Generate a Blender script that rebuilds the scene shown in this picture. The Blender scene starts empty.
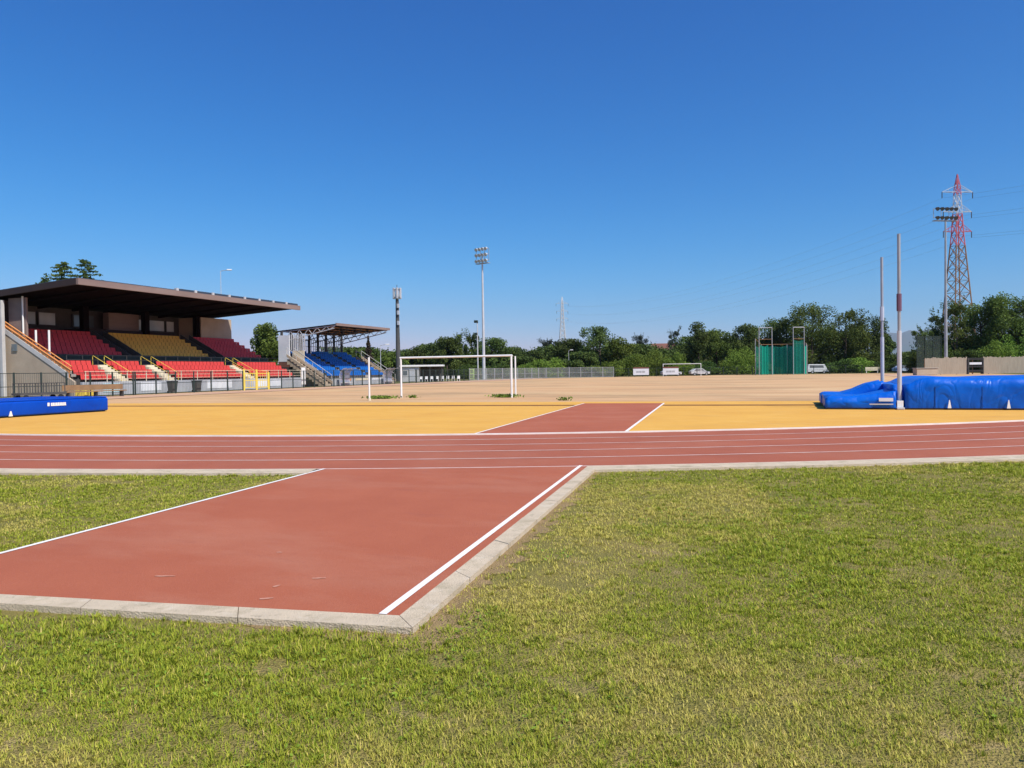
import bpy, math, random
import numpy as np
from mathutils import Vector, Matrix
R = math.radians
random.seed(7)
rng = np.random.default_rng(11)
scene = bpy.context.scene
COL = scene.collection

# ------------------------------------------------------------------ helpers
def tag(o, label=None, cat=None, group=None, kind=None):
    if label: o['label'] = label
    if cat: o['category'] = cat
    if group: o['group'] = group
    if kind: o['kind'] = kind
    return o

def empty(name, loc=(0, 0, 0), rz=0.0, label=None, cat=None, group=None):
    o = bpy.data.objects.new(name, None)
    o.location = loc
    o.rotation_euler = (0, 0, rz)
    o.empty_display_size = .3
    COL.objects.link(o)
    return tag(o, label, cat, group)

def link_mesh(name, me, mats, parent=None):
    o = bpy.data.objects.new(name, me)
    for m in (mats if isinstance(mats, (list, tuple)) else [mats]):
        me.materials.append(m)
    COL.objects.link(o)
    if parent: o.parent = parent
    return o

def copy_tree(o, parent=None):
    c = o.copy()
    COL.objects.link(c)
    if parent: c.parent = parent
    for ch in o.children:
        copy_tree(ch, c)
    return c

class MB:
    def __init__(s):
        s.v, s.f, s.m = [], [], []
    def add(s, vs, fs, m=0):
        n = len(s.v)
        s.v += [tuple(p) for p in vs]
        for f in fs:
            s.f.append([i + n for i in f]); s.m.append(m)
        return s
    def mm(s, a, b, m=0):
        x0, y0, z0 = a; x1, y1, z1 = b
        return s.add([(x0,y0,z0),(x1,y0,z0),(x1,y1,z0),(x0,y1,z0),(x0,y0,z1),(x1,y0,z1),(x1,y1,z1),(x0,y1,z1)],
              [(3,2,1,0),(4,5,6,7),(0,1,5,4),(1,2,6,5),(2,3,7,6),(3,0,4,7)], m)
    def box(s, c, d, m=0):
        return s.mm([c[i]-d[i]/2 for i in range(3)], [c[i]+d[i]/2 for i in range(3)], m)
    def bar(s, p, q, r, n=4, m=0, r2=None):
        p, q = Vector(p), Vector(q)
        d = (q - p)
        if d.length < 1e-6: return s
        d.normalize()
        a = Vector((0, 0, 1)) if abs(d.z) < .9 else Vector((0, 1, 0))
        e = d.cross(a).normalized(); g = d.cross(e)
        r2 = r if r2 is None else r2
        vs = []
        for c, rr in ((p, r), (q, r2)):
            for k in range(n):
                t = 2*math.pi*(k+.5)/n
                vs.append(c + e*(math.cos(t)*rr) + g*(math.sin(t)*rr))
        fs = [(k, (k+1) % n, n+(k+1) % n, n+k) for k in range(n)]
        fs += [tuple(range(n-1, -1, -1)), tuple(range(n, 2*n))]
        return s.add(vs, fs, m)
    def path(s, pts, r, n=5, m=0):
        for a, b in zip(pts, pts[1:]): s.bar(a, b, r, n, m)
        return s
    def prism(s, prof, y0, y1, m=0):          # profile in (x,z), extruded along y
        n = len(prof)
        vs = [(x, y0, z) for x, z in prof] + [(x, y1, z) for x, z in prof]
        fs = [(k, (k+1) % n, n+(k+1) % n, n+k) for k in range(n)] + [tuple(range(n-1, -1, -1)), tuple(range(n, 2*n))]
        return s.add(vs, fs, m)
    def poly(s, pts, z, m=0):
        return s.add([(x, y, z) for x, y in pts], [tuple(range(len(pts)))], m)
    def strip(s, A, B, z, m=0):
        n = len(A)
        vs = [(x, y, z) for x, y in A] + [(x, y, z) for x, y in B]
        return s.add(vs, [(k, k+1, n+k+1, n+k) for k in range(n-1)], m)
    def build(s, name, mats, parent=None, smooth=False, bevel=0, seg=2, fix=True):
        me = bpy.data.meshes.new(name)
        me.from_pydata(s.v, [], s.f)
        me.update()
        o = link_mesh(name, me, mats, parent)
        me.polygons.foreach_set('material_index', s.m)
        if fix:
            import bmesh
            bm = bmesh.new(); bm.from_mesh(me)
            bmesh.ops.recalc_face_normals(bm, faces=bm.faces)
            bm.to_mesh(me); bm.free()
        if smooth:
            me.polygons.foreach_set('use_smooth', [True]*len(me.polygons))
        if bevel:
            b = o.modifiers.new('bevel', 'BEVEL'); b.width = bevel; b.segments = seg; b.limit_method = 'ANGLE'
        return o

# ------------------------------------------------------------------ materials
def mat(name, col, rough=.7, col2=None, scale=1.0, detail=4, lo=.35, hi=.65, bump=0, bscale=None, spec=.3, metal=0,
        stretch=(1, 1, 1), alpha=1, local=False, emit=None):
    m = bpy.data.materials.new(name); m.use_nodes = True
    nt = m.node_tree; N = nt.nodes; L = nt.links
    b = N['Principled BSDF']
    b.inputs['Roughness'].default_value = rough
    b.inputs['Specular IOR Level'].default_value = spec
    b.inputs['Metallic'].default_value = metal
    b.inputs['Alpha'].default_value = alpha
    c4 = lambda c: (c[0], c[1], c[2], 1)
    b.inputs['Base Color'].default_value = c4(col)
    def vec(st):
        if local:
            t = N.new('ShaderNodeTexCoord'); out = t.outputs['Object']
        else:
            t = N.new('ShaderNodeNewGeometry'); out = t.outputs['Position']
        mp = N.new('ShaderNodeMapping'); mp.inputs['Scale'].default_value = st
        L.new(out, mp.inputs['Vector'])
        return mp.outputs['Vector']
    if col2:
        n = N.new('ShaderNodeTexNoise'); n.inputs['Scale'].default_value = scale; n.inputs['Detail'].default_value = detail
        n.inputs['Roughness'].default_value = .62
        L.new(vec(stretch), n.inputs['Vector'])
        r = N.new('ShaderNodeMapRange'); r.inputs['From Min'].default_value = lo; r.inputs['From Max'].default_value = hi
        L.new(n.outputs['Fac'], r.inputs['Value'])
        mx = N.new('ShaderNodeMix'); mx.data_type = 'RGBA'
        mx.inputs['A'].default_value = c4(col); mx.inputs['B'].default_value = c4(col2)
        L.new(r.outputs['Result'], mx.inputs['Factor'])
        L.new(mx.outputs['Result'], b.inputs['Base Color'])
    if bump:
        n2 = N.new('ShaderNodeTexNoise'); n2.inputs['Scale'].default_value = bscale or 40; n2.inputs['Detail'].default_value = 3
        L.new(vec((1, 1, 1)), n2.inputs['Vector'])
        bp = N.new('ShaderNodeBump'); bp.inputs['Strength'].default_value = bump; bp.inputs['Distance'].default_value = .05
        L.new(n2.outputs['Fac'], bp.inputs['Height']); L.new(bp.outputs['Normal'], b.inputs['Normal'])
    return m

def over(m, col, scale, lo, hi, amt=1.0, stretch=(1, 1, 1), detail=5, seed=0.0):
    """one more layer of noise-shaped wear over the base colour of a material"""
    nt = m.node_tree; N = nt.nodes; L = nt.links
    b = N['Principled BSDF']; i = b.inputs['Base Color']
    g = N.new('ShaderNodeNewGeometry')
    mp = N.new('ShaderNodeMapping'); mp.inputs['Scale'].default_value = stretch; mp.inputs['Location'].default_value = (seed, seed*1.7, seed*.3)
    L.new(g.outputs['Position'], mp.inputs['Vector'])
    n = N.new('ShaderNodeTexNoise'); n.inputs['Scale'].default_value = scale; n.inputs['Detail'].default_value = detail; n.inputs['Roughness'].default_value = .65
    L.new(mp.outputs['Vector'], n.inputs['Vector'])
    r = N.new('ShaderNodeMapRange'); r.inputs['From Min'].default_value = lo; r.inputs['From Max'].default_value = hi; r.inputs['To Max'].default_value = amt
    L.new(n.outputs['Fac'], r.inputs['Value'])
    mx = N.new('ShaderNodeMix'); mx.data_type = 'RGBA'
    mx.inputs['B'].default_value = (*col, 1)
    if i.is_linked:
        L.new(i.links[0].from_socket, mx.inputs['A'])
    else:
        mx.inputs['A'].default_value = i.default_value
    L.new(r.outputs['Result'], mx.inputs['Factor'])
    L.new(mx.outputs['Result'], i)
    return m

M = {}
M['track'] = mat('track_rubber', (.41, .122, .062), .85, (.36, .10, .05), .7, 6, .3, .7, bump=.35, bscale=160, spec=.2)
over(M['track'], (.47, .19, .115), 60, .55, .75, .5); over(M['track'], (.50, .25, .165), .35, .5, .78, .35, (1, 2.5, 1), seed=3)
over(M['track'], (.22, .055, .035), 85, .56, .72, .55, seed=21); over(M['track'], (.56, .24, .15), 70, .60, .74, .5, seed=31); over(M['track'], (.27, .08, .055), 9, .60, .80, .30, (1, 1, 1), seed=17); over(M['track'], (.24, .075, .06), 2.2, .6, .78, .35, (.4, 1.6, 1), seed=9)
M['track_ring'] = mat('lane_rubber', (.375, .113, .060), .85, (.315, .09, .048), .5, 6, .3, .7, bump=.3, bscale=140, spec=.2)
over(M['track_ring'], (.42, .17, .13), 50, .5, .75, .5); over(M['track_ring'], (.45, .22, .14), .3, .5, .8, .3, seed=5)
M['straight'] = mat('dusty_straight_rubber', (.47, .27, .175), .9, (.53, .35, .22), .25, 5)
M['yellow'] = mat('yellow_rubber', (.68, .375, .072), .85, (.62, .32, .058), .35, 6, .3, .7, bump=.25, bscale=120, spec=.2)
over(M['yellow'], (.71, .44, .13), .9, .5, .72, .5, (1, 3, 1), seed=4); over(M['yellow'], (.46, .27, .10), .8, .55, .75, .45, (.5, 2, 1), seed=8); over(M['yellow'], (.42, .25, .10), 3.5, .62, .75, .4, (.4, 1.5, 1), seed=12); over(M['yellow'], (.5, .27, .05), 60, .55, .75, .5, seed=19)
M['sand'] = mat('bare_sand', (.575, .362, .19), .95, (.50, .29, .145), .16, 6, .35, .68, bump=.5, bscale=4, spec=.1, stretch=(.6, 1.6, 1))
over(M['sand'], (.61, .43, .23), .09, .48, .7, .8, (.5, 1.5, 1), seed=2); over(M['sand'], (.42, .28, .15), .9, .52, .66, .55, (.12, 2.5, 1), seed=23); over(M['sand'], (.66, .47, .29), .5, .55, .70, .5, (.2, 2, 1), seed=29); over(M['sand'], (.36, .235, .125), .10, .50, .64, .8, (.6, 1.2, 1), seed=6); over(M['sand'], (.38, .25, .13), 1.2, .58, .72, .5, (.3, 2.2, 1), seed=13)
M['lawn'] = mat('thatch_and_soil', (.29, .23, .075), .95, (.18, .17, .045), 1.1, 8, .35, .65, bump=.8, bscale=60, spec=.1)
over(M['lawn'], (.38, .28, .14), 2.5, .56, .72, .9, seed=3)
M['terrain'] = mat('rough_grassland', (.11, .12, .035), .95, (.18, .16, .06), .05, 6, spec=.1)
M['soil'] = mat('bare_soil', (.42, .29, .145), .95, (.31, .22, .10), 6, 8, .3, .7, bump=.9, bscale=70, spec=.1)
M['chalk'] = mat('old_chalk', (.52, .27, .19), .9, (.45, .19, .12), 30, 4)
M['line'] = mat('white_line_paint', (.80, .77, .72), .7, (.70, .63, .57), 3, 6, .4, .75)
M['line_worn'] = mat('worn_line_paint', (.68, .54, .48), .75, (.52, .33, .28), 2.5, 6, .35, .7)
M['kerb'] = mat('pale_concrete', (.60, .49, .345), .9, (.50, .41, .29), 4, 8, .3, .7, bump=.4, bscale=90)
over(M['kerb'], (.30, .25, .15), 3, .52, .70, .6, seed=2); over(M['kerb'], (.22, .19, .13), 14, .58, .72, .55, seed=6); over(M['kerb'], (.66, .58, .46), 6, .58, .7, .5, seed=9)
M['whitekerb'] = mat('white_kerb', (.78, .73, .66), .7, (.66, .60, .52), 2, 5)
M['darkkerb'] = mat('brown_kerb', (.30, .17, .07), .9, (.24, .13, .06), 2, 5)
M['white'] = mat('white_paint', (.78, .77, .74), .5, (.68, .66, .62), 1.5, 5, .45, .8)
M['offwhite'] = mat('offwhite_plaster', (.55, .54, .52), .9, (.42, .41, .40), .8, 6, .3, .7)
M['greywall'] = mat('grey_wall_paint', (.42, .43, .45), .9, (.30, .31, .33), .6, 7, .35, .7)
over(M['greywall'], (.20, .2, .2), .9, .55, .75, .6, (1, 1, .2), seed=4)
M['concrete'] = mat('bare_concrete', (.42, .38, .32), .9, (.32, .29, .25), .8, 7, .3, .7)
M['tan'] = mat('tan_render', (.47, .38, .28), .9, (.38, .30, .22), .7, 7, .3, .7)
M['cream'] = mat('cream_render', (.68, .61, .45), .9, (.58, .50, .36), 1, 6)
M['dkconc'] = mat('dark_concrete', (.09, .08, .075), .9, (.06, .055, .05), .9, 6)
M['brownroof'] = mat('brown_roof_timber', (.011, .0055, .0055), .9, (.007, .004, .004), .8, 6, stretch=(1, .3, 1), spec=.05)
M['fascia'] = mat('weathered_fascia', (.25, .18, .155), .8, (.19, .135, .12), .6, 7, .3, .7, stretch=(1, .5, 2))
M['gable'] = mat('dark_brown_gable', (.040, .027, .027), .85, (.030, .021, .022), .7, 6)
M['bluegutter'] = mat('dark_blue_sheet', (.03, .045, .075), .5, (.05, .06, .08), .6, 4)
M['red'] = mat('red_seat_plastic', (.58, .055, .045), .5, (.50, .05, .04), .9, 4, spec=.4)
M['red_shade'] = mat('red_seat_plastic_shade', (.62, .045, .045), .5, (.54, .038, .04), .9, 4, spec=.4)  # red seats of the shaded upper tier, colour lifted for weak bounce light
M['orange'] = mat('orange_seat_plastic', (.80, .42, .05), .5, (.70, .35, .045), .9, 4, spec=.4)
M['blue'] = mat('blue_seat_plastic', (.008, .125, .43), .55, (.006, .10, .37), .9, 4, spec=.4)
M['orangepaint'] = mat('orange_rail_paint', (.70, .30, .10), .6, (.6, .25, .08), 1, 4)
M['yellowpaint'] = mat('yellow_rail_paint', (.78, .62, .10), .5, (.7, .52, .08), 1, 4)
M['greenpaint'] = mat('light_green_paint', (.42, .60, .16), .5, (.36, .5, .14), 1, 4)
M['darkmetal'] = mat('dark_steel', (.055, .06, .06), .55, (.08, .075, .07), 1, 4)
M['greenmetal'] = mat('dark_green_steel', (.022, .036, .03), .6, (.03, .045, .04), 1, 4)
M['grey'] = mat('galvanised_steel', (.40, .41, .42), .5, (.32, .33, .34), 1, 4, metal=.3)
M['ltgrey'] = mat('light_grey_steel', (.56, .57, .58), .5, (.48, .49, .5), 1, 4, metal=.2)
M['rust'] = mat('rusty_steel', (.28, .15, .07), .8, (.2, .12, .07), 1, 5)
M['redpaint'] = mat('red_mast_paint', (.55, .10, .12), .6, (.45, .1, .1), 1, 4)
M['glass'] = mat('dark_window_glass', (.10, .12, .13), .12, (.14, .16, .17), .3, 2, spec=.6)
M['paleglass'] = mat('pale_window_pane', (.58, .62, .62), .25, (.3, .33, .34), .3, 2, spec=.5)
M['tarp'] = mat('blue_tarpaulin', (.002, .115, .56), .38, (.0015, .092, .49), 1.2, 5, .35, .7, bump=.45, bscale=2.2, spec=.22)
over(M['tarp'], (.004, .09, .48), 1.8, .58, .74, .5, (1, 1, 2.2), seed=2)
M['tarpdark'] = mat('dark_blue_trim', (.008, .03, .14), .6)
M['matblue'] = mat('blue_mat_vinyl', (.002, .058, .42), .45, (.0015, .048, .37), .9, 5, bump=.3, bscale=2.4, spec=.16)
M['black'] = mat('black_rubber', (.02, .02, .02), .7)
M['leafD'] = None
M['bark'] = mat('tree_bark', (.10, .075, .055), .95, (.06, .045, .035), 3, 6)
M['net'] = mat('green_cage_net', (.0, .17, .125), .8, (.0, .14, .105), .6, 4, alpha=.6)
M['netpale'] = mat('bright_green_net', (.0, .33, .22), .8, (.0, .27, .18), .6, 4, alpha=.8)
M['netdark'] = mat('dark_green_mesh', (.035, .05, .045), .8, (.03, .045, .04), .6, 4, alpha=.6)
M['privacy'] = mat('pale_fence_mesh', (.34, .38, .36), .85, (.24, .28, .25), .25, 4, alpha=.2)
M['banner'] = mat('white_banner', (.72, .73, .74), .6, (.6, .62, .65), .6, 5)
M['banner2'] = mat('pale_blue_banner', (.35, .55, .62), .6, (.45, .6, .62), .8, 5)
M['purple'] = mat('purple_brown_clamp', (.16, .08, .12), .6)
M['plexi'] = mat('grey_plastic_glazing', (.38, .40, .50), .3, (.3, .32, .42), 1, 3, spec=.5, alpha=.75)
M['carwhite'] = mat('white_car_paint', (.58, .59, .60), .3, spec=.5)
M['carblue'] = mat('silver_blue_car_paint', (.45, .56, .70), .3, spec=.5)
M['tile'] = mat('red_roof_tiles', (.20, .085, .06), .9, (.15, .07, .055), 1, 5)
M['wood'] = mat('grey_beige_boards', (.40, .34, .26), .9, (.30, .25, .19), 2.5, 6, .3, .7, stretch=(3, 3, .3))
M['brownwood'] = mat('brown_timber', (.30, .18, .09), .85, (.22, .13, .07), 1.5, 5)
M['mount'] = mat('hazy_mountain', (.10, .12, .10), .95, (.13, .13, .12), .001, 5)

def crease(m, scale, strength, dist=.04):
    nt = m.node_tree; N = nt.nodes; L = nt.links; b = N['Principled BSDF']
    g = N.new('ShaderNodeNewGeometry')
    n = N.new('ShaderNodeTexNoise'); n.inputs['Scale'].default_value = scale; n.inputs['Detail'].default_value = 2; n.inputs['Distortion'].default_value = 1.2
    mp = N.new('ShaderNodeMapping'); mp.inputs['Scale'].default_value = (1, 1, .55); mp.inputs['Rotation'].default_value = (0, .5, 0)
    L.new(g.outputs['Position'], mp.inputs['Vector']); L.new(mp.outputs['Vector'], n.inputs['Vector'])
    a = N.new('ShaderNodeMath'); a.operation = 'SUBTRACT'; a.inputs[1].default_value = .5
    c = N.new('ShaderNodeMath'); c.operation = 'ABSOLUTE'
    r = N.new('ShaderNodeMapRange'); r.inputs['From Max'].default_value = .09
    L.new(n.outputs['Fac'], a.inputs[0]); L.new(a.outputs[0], c.inputs[0]); L.new(c.outputs[0], r.inputs['Value'])
    bp = N.new('ShaderNodeBump'); bp.inputs['Strength'].default_value = strength; bp.inputs['Distance'].default_value = dist
    L.new(r.outputs['Result'], bp.inputs['Height'])
    if b.inputs['Normal'].is_linked: L.new(b.inputs['Normal'].links[0].from_socket, bp.inputs['Normal'])
    L.new(bp.outputs['Normal'], b.inputs['Normal'])
crease(M['tarp'], 1.3, .28); over(M['tarp'], (.05, .12, .34), 5, .60, .75, .35, seed=7); over(M['tarp'], (.10, .13, .22), 1.1, .62, .80, .4, (1, 1, 2), seed=17)
crease(M['matblue'], 1.1, .2); over(M['matblue'], (.05, .10, .36), 4, .62, .78, .35, seed=7)

def leaf_mat(name, dark, light, trans=.25):
    m = bpy.data.materials.new(name); m.use_nodes = True
    nt = m.node_tree; N = nt.nodes; L = nt.links
    b = N['Principled BSDF']; b.inputs['Roughness'].default_value = .7; b.inputs['Specular IOR Level'].default_value = .12
    a = N.new('ShaderNodeAttribute'); a.attribute_name = 'tone'
    oi = N.new('ShaderNodeObjectInfo')
    mx = N.new('ShaderNodeMix'); mx.data_type = 'RGBA'
    mx.inputs['A'].default_value = (*dark, 1); mx.inputs['B'].default_value = (*light, 1)
    L.new(a.outputs['Fac'], mx.inputs['Factor'])
    hs = N.new('ShaderNodeHueSaturation')
    mr = N.new('ShaderNodeMapRange'); mr.inputs['To Min'].default_value = .75; mr.inputs['To Max'].default_value = 1.25
    L.new(oi.outputs['Random'], mr.inputs['Value']); L.new(mr.outputs['Result'], hs.inputs['Value'])
    mh = N.new('ShaderNodeMapRange'); mh.inputs['To Min'].default_value = .485; mh.inputs['To Max'].default_value = .512
    L.new(oi.outputs['Random'], mh.inputs['Value']); L.new(mh.outputs['Result'], hs.inputs['Hue'])
    L.new(mx.outputs['Result'], hs.inputs['Color'])
    L.new(hs.outputs['Color'], b.inputs['Base Color'])
    t = N.new('ShaderNodeBsdfTranslucent'); L.new(hs.outputs['Color'], t.inputs['Color'])
    ms = N.new('ShaderNodeMixShader'); ms.inputs['Fac'].default_value = trans
    out = N['Material Output']
    L.new(b.outputs['BSDF'], ms.inputs[1]); L.new(t.outputs['BSDF'], ms.inputs[2]); L.new(ms.outputs['Shader'], out.inputs['Surface'])
    return m
LEAF = [leaf_mat('dark_foliage', (.040, .068, .018), (.13, .175, .04)),
        leaf_mat('mid_green_foliage', (.055, .09, .019), (.17, .22, .042)),
        leaf_mat('yellow_green_foliage', (.06, .085, .016), (.16, .17, .03)),
        leaf_mat('grey_green_foliage', (.045, .058, .042), (.10, .12, .085)),
        leaf_mat('russet_conifer_foliage', (.05, .035, .025), (.10, .075, .05))]
BUSHM = [leaf_mat('dark_shrub_foliage', (.04, .075, .017), (.115, .175, .036)),
         leaf_mat('bright_shrub_foliage', (.085, .15, .02), (.22, .31, .05))]

# ------------------------------------------------------------------ camera (eye 1.54 m above the lawn)
f_px, PITCH, ROLL, YAW, EYE = 739.82, R(1.0172), R(.8158), R(20.4536), 1.5385
F = Vector((-math.sin(YAW)*math.cos(PITCH), math.cos(YAW)*math.cos(PITCH), -math.sin(PITCH)))
Rt = Vector((math.cos(YAW), math.sin(YAW), 0)); Up = Rt.cross(F)
R2 = math.cos(ROLL)*Rt - math.sin(ROLL)*Up; U2 = math.cos(ROLL)*Up + math.sin(ROLL)*Rt
cam = bpy.data.cameras.new('camera'); co = bpy.data.objects.new('camera', cam); COL.objects.link(co)
mw = Matrix((R2, U2, -F)).transposed().to_4x4(); mw.translation = (0, 0, EYE)
co.matrix_world = mw
cam.sensor_fit = 'HORIZONTAL'; cam.sensor_width = 36; cam.lens = f_px/1024*36
cam.clip_start = .05; cam.clip_end = 60000
scene.camera = co

# ------------------------------------------------------------------ light
SKY_RESP = ((0.0178, 3.1767), (0.350, 1.392), (1.02962, 0.9807))
SUN_EL, SUN_AZ = R(51), R(116)          # azimuth measured from +Y towards +X
w = bpy.data.worlds.new('World'); scene.world = w; w.use_nodes = True
nt = w.node_tree; bg = nt.nodes['Background']
sky = nt.nodes.new('ShaderNodeTexSky'); sky.sky_type = 'NISHITA'; sky.sun_disc = False
sky.sun_elevation = SUN_EL; sky.sun_rotation = SUN_AZ
sky.altitude = 200; sky.air_density = 1.0; sky.dust_density = .6; sky.ozone_density = 2.5
# colour response of the clear sky: deeper blue overhead, pale lavender at the horizon
sp = nt.nodes.new('ShaderNodeSeparateColor'); cb = nt.nodes.new('ShaderNodeCombineColor')
nt.links.new(sky.outputs['Color'], sp.inputs['Color'])
for ch, (k, p) in zip(('Red', 'Green', 'Blue'), SKY_RESP):
    a = nt.nodes.new('ShaderNodeMath'); a.operation = 'POWER'; a.inputs[1].default_value = p
    b = nt.nodes.new('ShaderNodeMath'); b.operation = 'MULTIPLY'; b.inputs[1].default_value = k
    nt.links.new(sp.outputs[ch], a.inputs[0]); nt.links.new(a.outputs[0], b.inputs[0]); nt.links.new(b.outputs[0], cb.inputs[ch])
nt.links.new(cb.outputs['Color'], bg.inputs['Color']); bg.inputs['Strength'].default_value = .1
sl = bpy.data.lights.new('sun', 'SUN'); sl.energy = 4.2; sl.angle = R(.53); sl.color = (1, .95, .87)
so = bpy.data.objects.new('sun', sl); COL.objects.link(so)
sd = Vector((math.cos(SUN_EL)*math.sin(SUN_AZ), math.cos(SUN_EL)*math.cos(SUN_AZ), math.sin(SUN_EL)))
so.rotation_euler = sd.to_track_quat('Z', 'Y').to_euler(); so.location = (30, -30, 60)
scene.view_settings.view_transform = 'Standard'; scene.view_settings.look = 'None'
scene.view_settings.exposure = 0.5; scene.view_settings.gamma = 1; scene.view_settings.use_curve_mapping = False
scene.cycles.max_bounces = 6; scene.cycles.transparent_max_bounces = 12
scene.cycles.use_denoising = True

# ------------------------------------------------------------------ ground surfaces
def struct(o): return tag(o, kind='structure')
TH = R(5.4); CT, ST = math.cos(TH), math.sin(TH)
def rw(u, v): return (u*CT - v*ST, u*ST + v*CT)         # runway frame -> world
struct(MB().poly([(-9000, -300), (9000, -300), (9000, 15500), (-9000, 15500)], -.04).build('terrain', M['terrain']))

# inner edge of the track: gentle apex bend, two tighter bends, two straights
CX, CY, RA = -23.0, 62.6, 48.8
def inner():
    pts = []
    rl, rr = 18.3, 20.0
    pl, pr = -.087, math.asin(.59)
    cl = (CX + (RA-rl)*math.sin(pl), CY - (RA-rl)*math.cos(pl)); cr = (CX + (RA-rr)*math.sin(pr), CY - (RA-rr)*math.cos(pr))
    pts.append(((cl[0]-rl, 140.0), (-1, 0))); pts.append(((cl[0]-rl, 80.0), (-1, 0)))
    for k in range(25):
        a = -math.pi/2 + (math.pi/2 + math.asin(pl))*k/24
        d = (math.sin(a), -math.cos(a)); pts.append(((cl[0]+rl*d[0], cl[1]+rl*d[1]), d))
    for k in range(1, 49):
        a = math.asin(pl) + (pr-math.asin(pl))*k/48
        d = (math.sin(a), -math.cos(a)); pts.append(((CX+RA*d[0], CY+RA*d[1]), d))
    for k in range(1, 21):
        a = pr + (math.pi/2-pr)*k/20
        d = (math.sin(a), -math.cos(a)); pts.append(((cr[0]+rr*d[0], cr[1]+rr*d[1]), d))
    pts.append(((cr[0]+rr, 80.0), (1, 0))); pts.append(((cr[0]+rr, 140.0), (1, 0)))
    return pts
INN = inner()
def off(d): return [(p[0]+n[0]*d, p[1]+n[1]*d) for p, n in INN]
struct(MB().poly([(-51.5, 20), (30, 20), (32, 166), (-10, 168), (-33, 152), (-46.5, 140), (-51.5, 114)], -.03).build('sports_field', M['sand']))
# sand laid as the bare pitch, with the raised D in front of it
sf = INN[14:-12]
dl = [rw(-45, 36.0), rw(14.5, 36.2)]
ys = [p for p, n in INN[2:-2]]
ys = [p for p in ys if p[1]*CT - p[0]*ST < 36.0]
struct(MB().poly(ys + [dl[1], dl[0]] if False else ys, -.012).build('high_jump_area_ground', M['yellow']))
L_ = len(INN)
bend = slice(2, L_-2)
struct(MB().strip(off(.02)[bend], off(6.14)[bend], 0).build('running_track', M['track_ring']))
o = MB().strip(off(.02)[:3], off(6.14)[:3], -.004); o.strip(off(.02)[-3:], off(6.14)[-3:], -.004)
struct(o.build('track_straights_ground', M['straight']))
ml = MB()
for k in range(1, 6):
    d = 1.22*k
    wdt = .062 if k < 5 else .06
    ml.strip(off(d-wdt/2)[bend], off(d+wdt/2)[bend], .004)
struct(ml.build('lane_lines_marking', M['line_worn']))
def ring(name, a, b, z0, z1, sel, m, pts=INN):
    mb = MB()
    A = [(p[0]+n[0]*a, p[1]+n[1]*a) for p, n in pts[sel]]; B = [(p[0]+n[0]*b, p[1]+n[1]*b) for p, n in pts[sel]]
    n = len(A)
    vs = [(x, y, z0) for x, y in A] + [(x, y, z1) for x, y in A] + [(x, y, z1) for x, y in B] + [(x, y, z0) for x, y in B]
    fs = []
    for k in range(n-1):
        for j in range(3):
            fs.append((j*n+k, j*n+k+1, (j+1)*n+k+1, (j+1)*n+k))
    fs += [(0, n, 2*n, 3*n), (n-1, 3*n-1, 4*n-1, 2*n-1)][:1]
    mb.add(vs, fs)
    return struct(mb.build(name, m))
ring('inner_kerb', -.06, .05, -.03, .03, bend, M['whitekerb'])
# outer concrete kerb, interrupted by the runway
OUTP = []
for i in range(2, L_-2):
    (p0, n0), (p1, n1) = INN[i], INN[i+1] if i+1 < L_ else INN[i]
    for t in [q/24 for q in range(24)]:
        OUTP.append(((p0[0]*(1-t)+p1[0]*t, p0[1]*(1-t)+p1[1]*t), (n0[0]*(1-t)+n1[0]*t, n0[1]*(1-t)+n1[1]*t)))
def run_u(p): return p[0]*CT + p[1]*ST
def run_v(p): return -p[0]*ST + p[1]*CT
left_part = [q for q in OUTP if run_u((q[0][0]+q[1][0]*6.4, q[0][1]+q[1][1]*6.4)) < -6.06]
right_part = [q for q in OUTP if run_u((q[0][0]+q[1][0]*6.4, q[0][1]+q[1][1]*6.4)) > -1.88]
ring('outer_kerb', 6.15, 6.62, -.05, .012, slice(None), M['kerb'], left_part)
ring('outer_kerb', 6.15, 6.62, -.05, .012, slice(None), M['kerb'], right_part)

# javelin runway
UL, UR = -6.03, -2.0
def vend(u): return 4.29 + (u+2.03)*.0725
def track_v(u, d):     # runway-frame v at which a line u=const meets the offset d of the bend
    best = min(((abs(run_u((p[0]+n[0]*d, p[1]+n[1]*d))-u), run_v((p[0]+n[0]*d, p[1]+n[1]*d))) for p, n in OUTP))
    return best[1]
us = [UL-.0, -5, -4, -3, -2, UR+.10]
near = [rw(u, vend(u)) for u in us]; far = [rw(u, track_v(u, 6.14)+.01) for u in us]
struct(MB().strip(near, far, .003).build('javelin_runway', M['track']))
us2 = [-5.62, -5, -4, -3, -2.02]
struct(MB().strip([rw(u, track_v(u, -.06)-.0) for u in us2], [rw(u, 33.75) for u in us2], -.002).build('javelin_runway', M['track']))
lm = MB()
def lineq(u0, u1, v0a, v1, z=.008, v0b=None):
    lm.strip([rw(u0, v0a), rw(u1, v0b if v0b else v0a)], [rw(u0, v1), rw(u1, v1)], z)
lineq(UL-.02, UL+.035, vend(UL), track_v(UL, 6.1)); lineq(UR-.055, UR, vend(UR), track_v(UR, 6.1)+.05)
lineq(-5.68, -5.62, track_v(-5.7, -.07), 33.75, .002); lineq(-2.08, -2.0, track_v(-2, -.07), 33.75, .002)
struct(lm.build('runway_lines_marking', M['line']))
km = MB()
K0 = [rw(UR+.10, vend(UR)-.02), rw(UR+.10, track_v(UR+.1, 6.17)+.0)]; K1 = [rw(UR+.265, vend(UR)-.21), rw(UR+.27, track_v(UR+.27, 6.17)+.0)]
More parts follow.
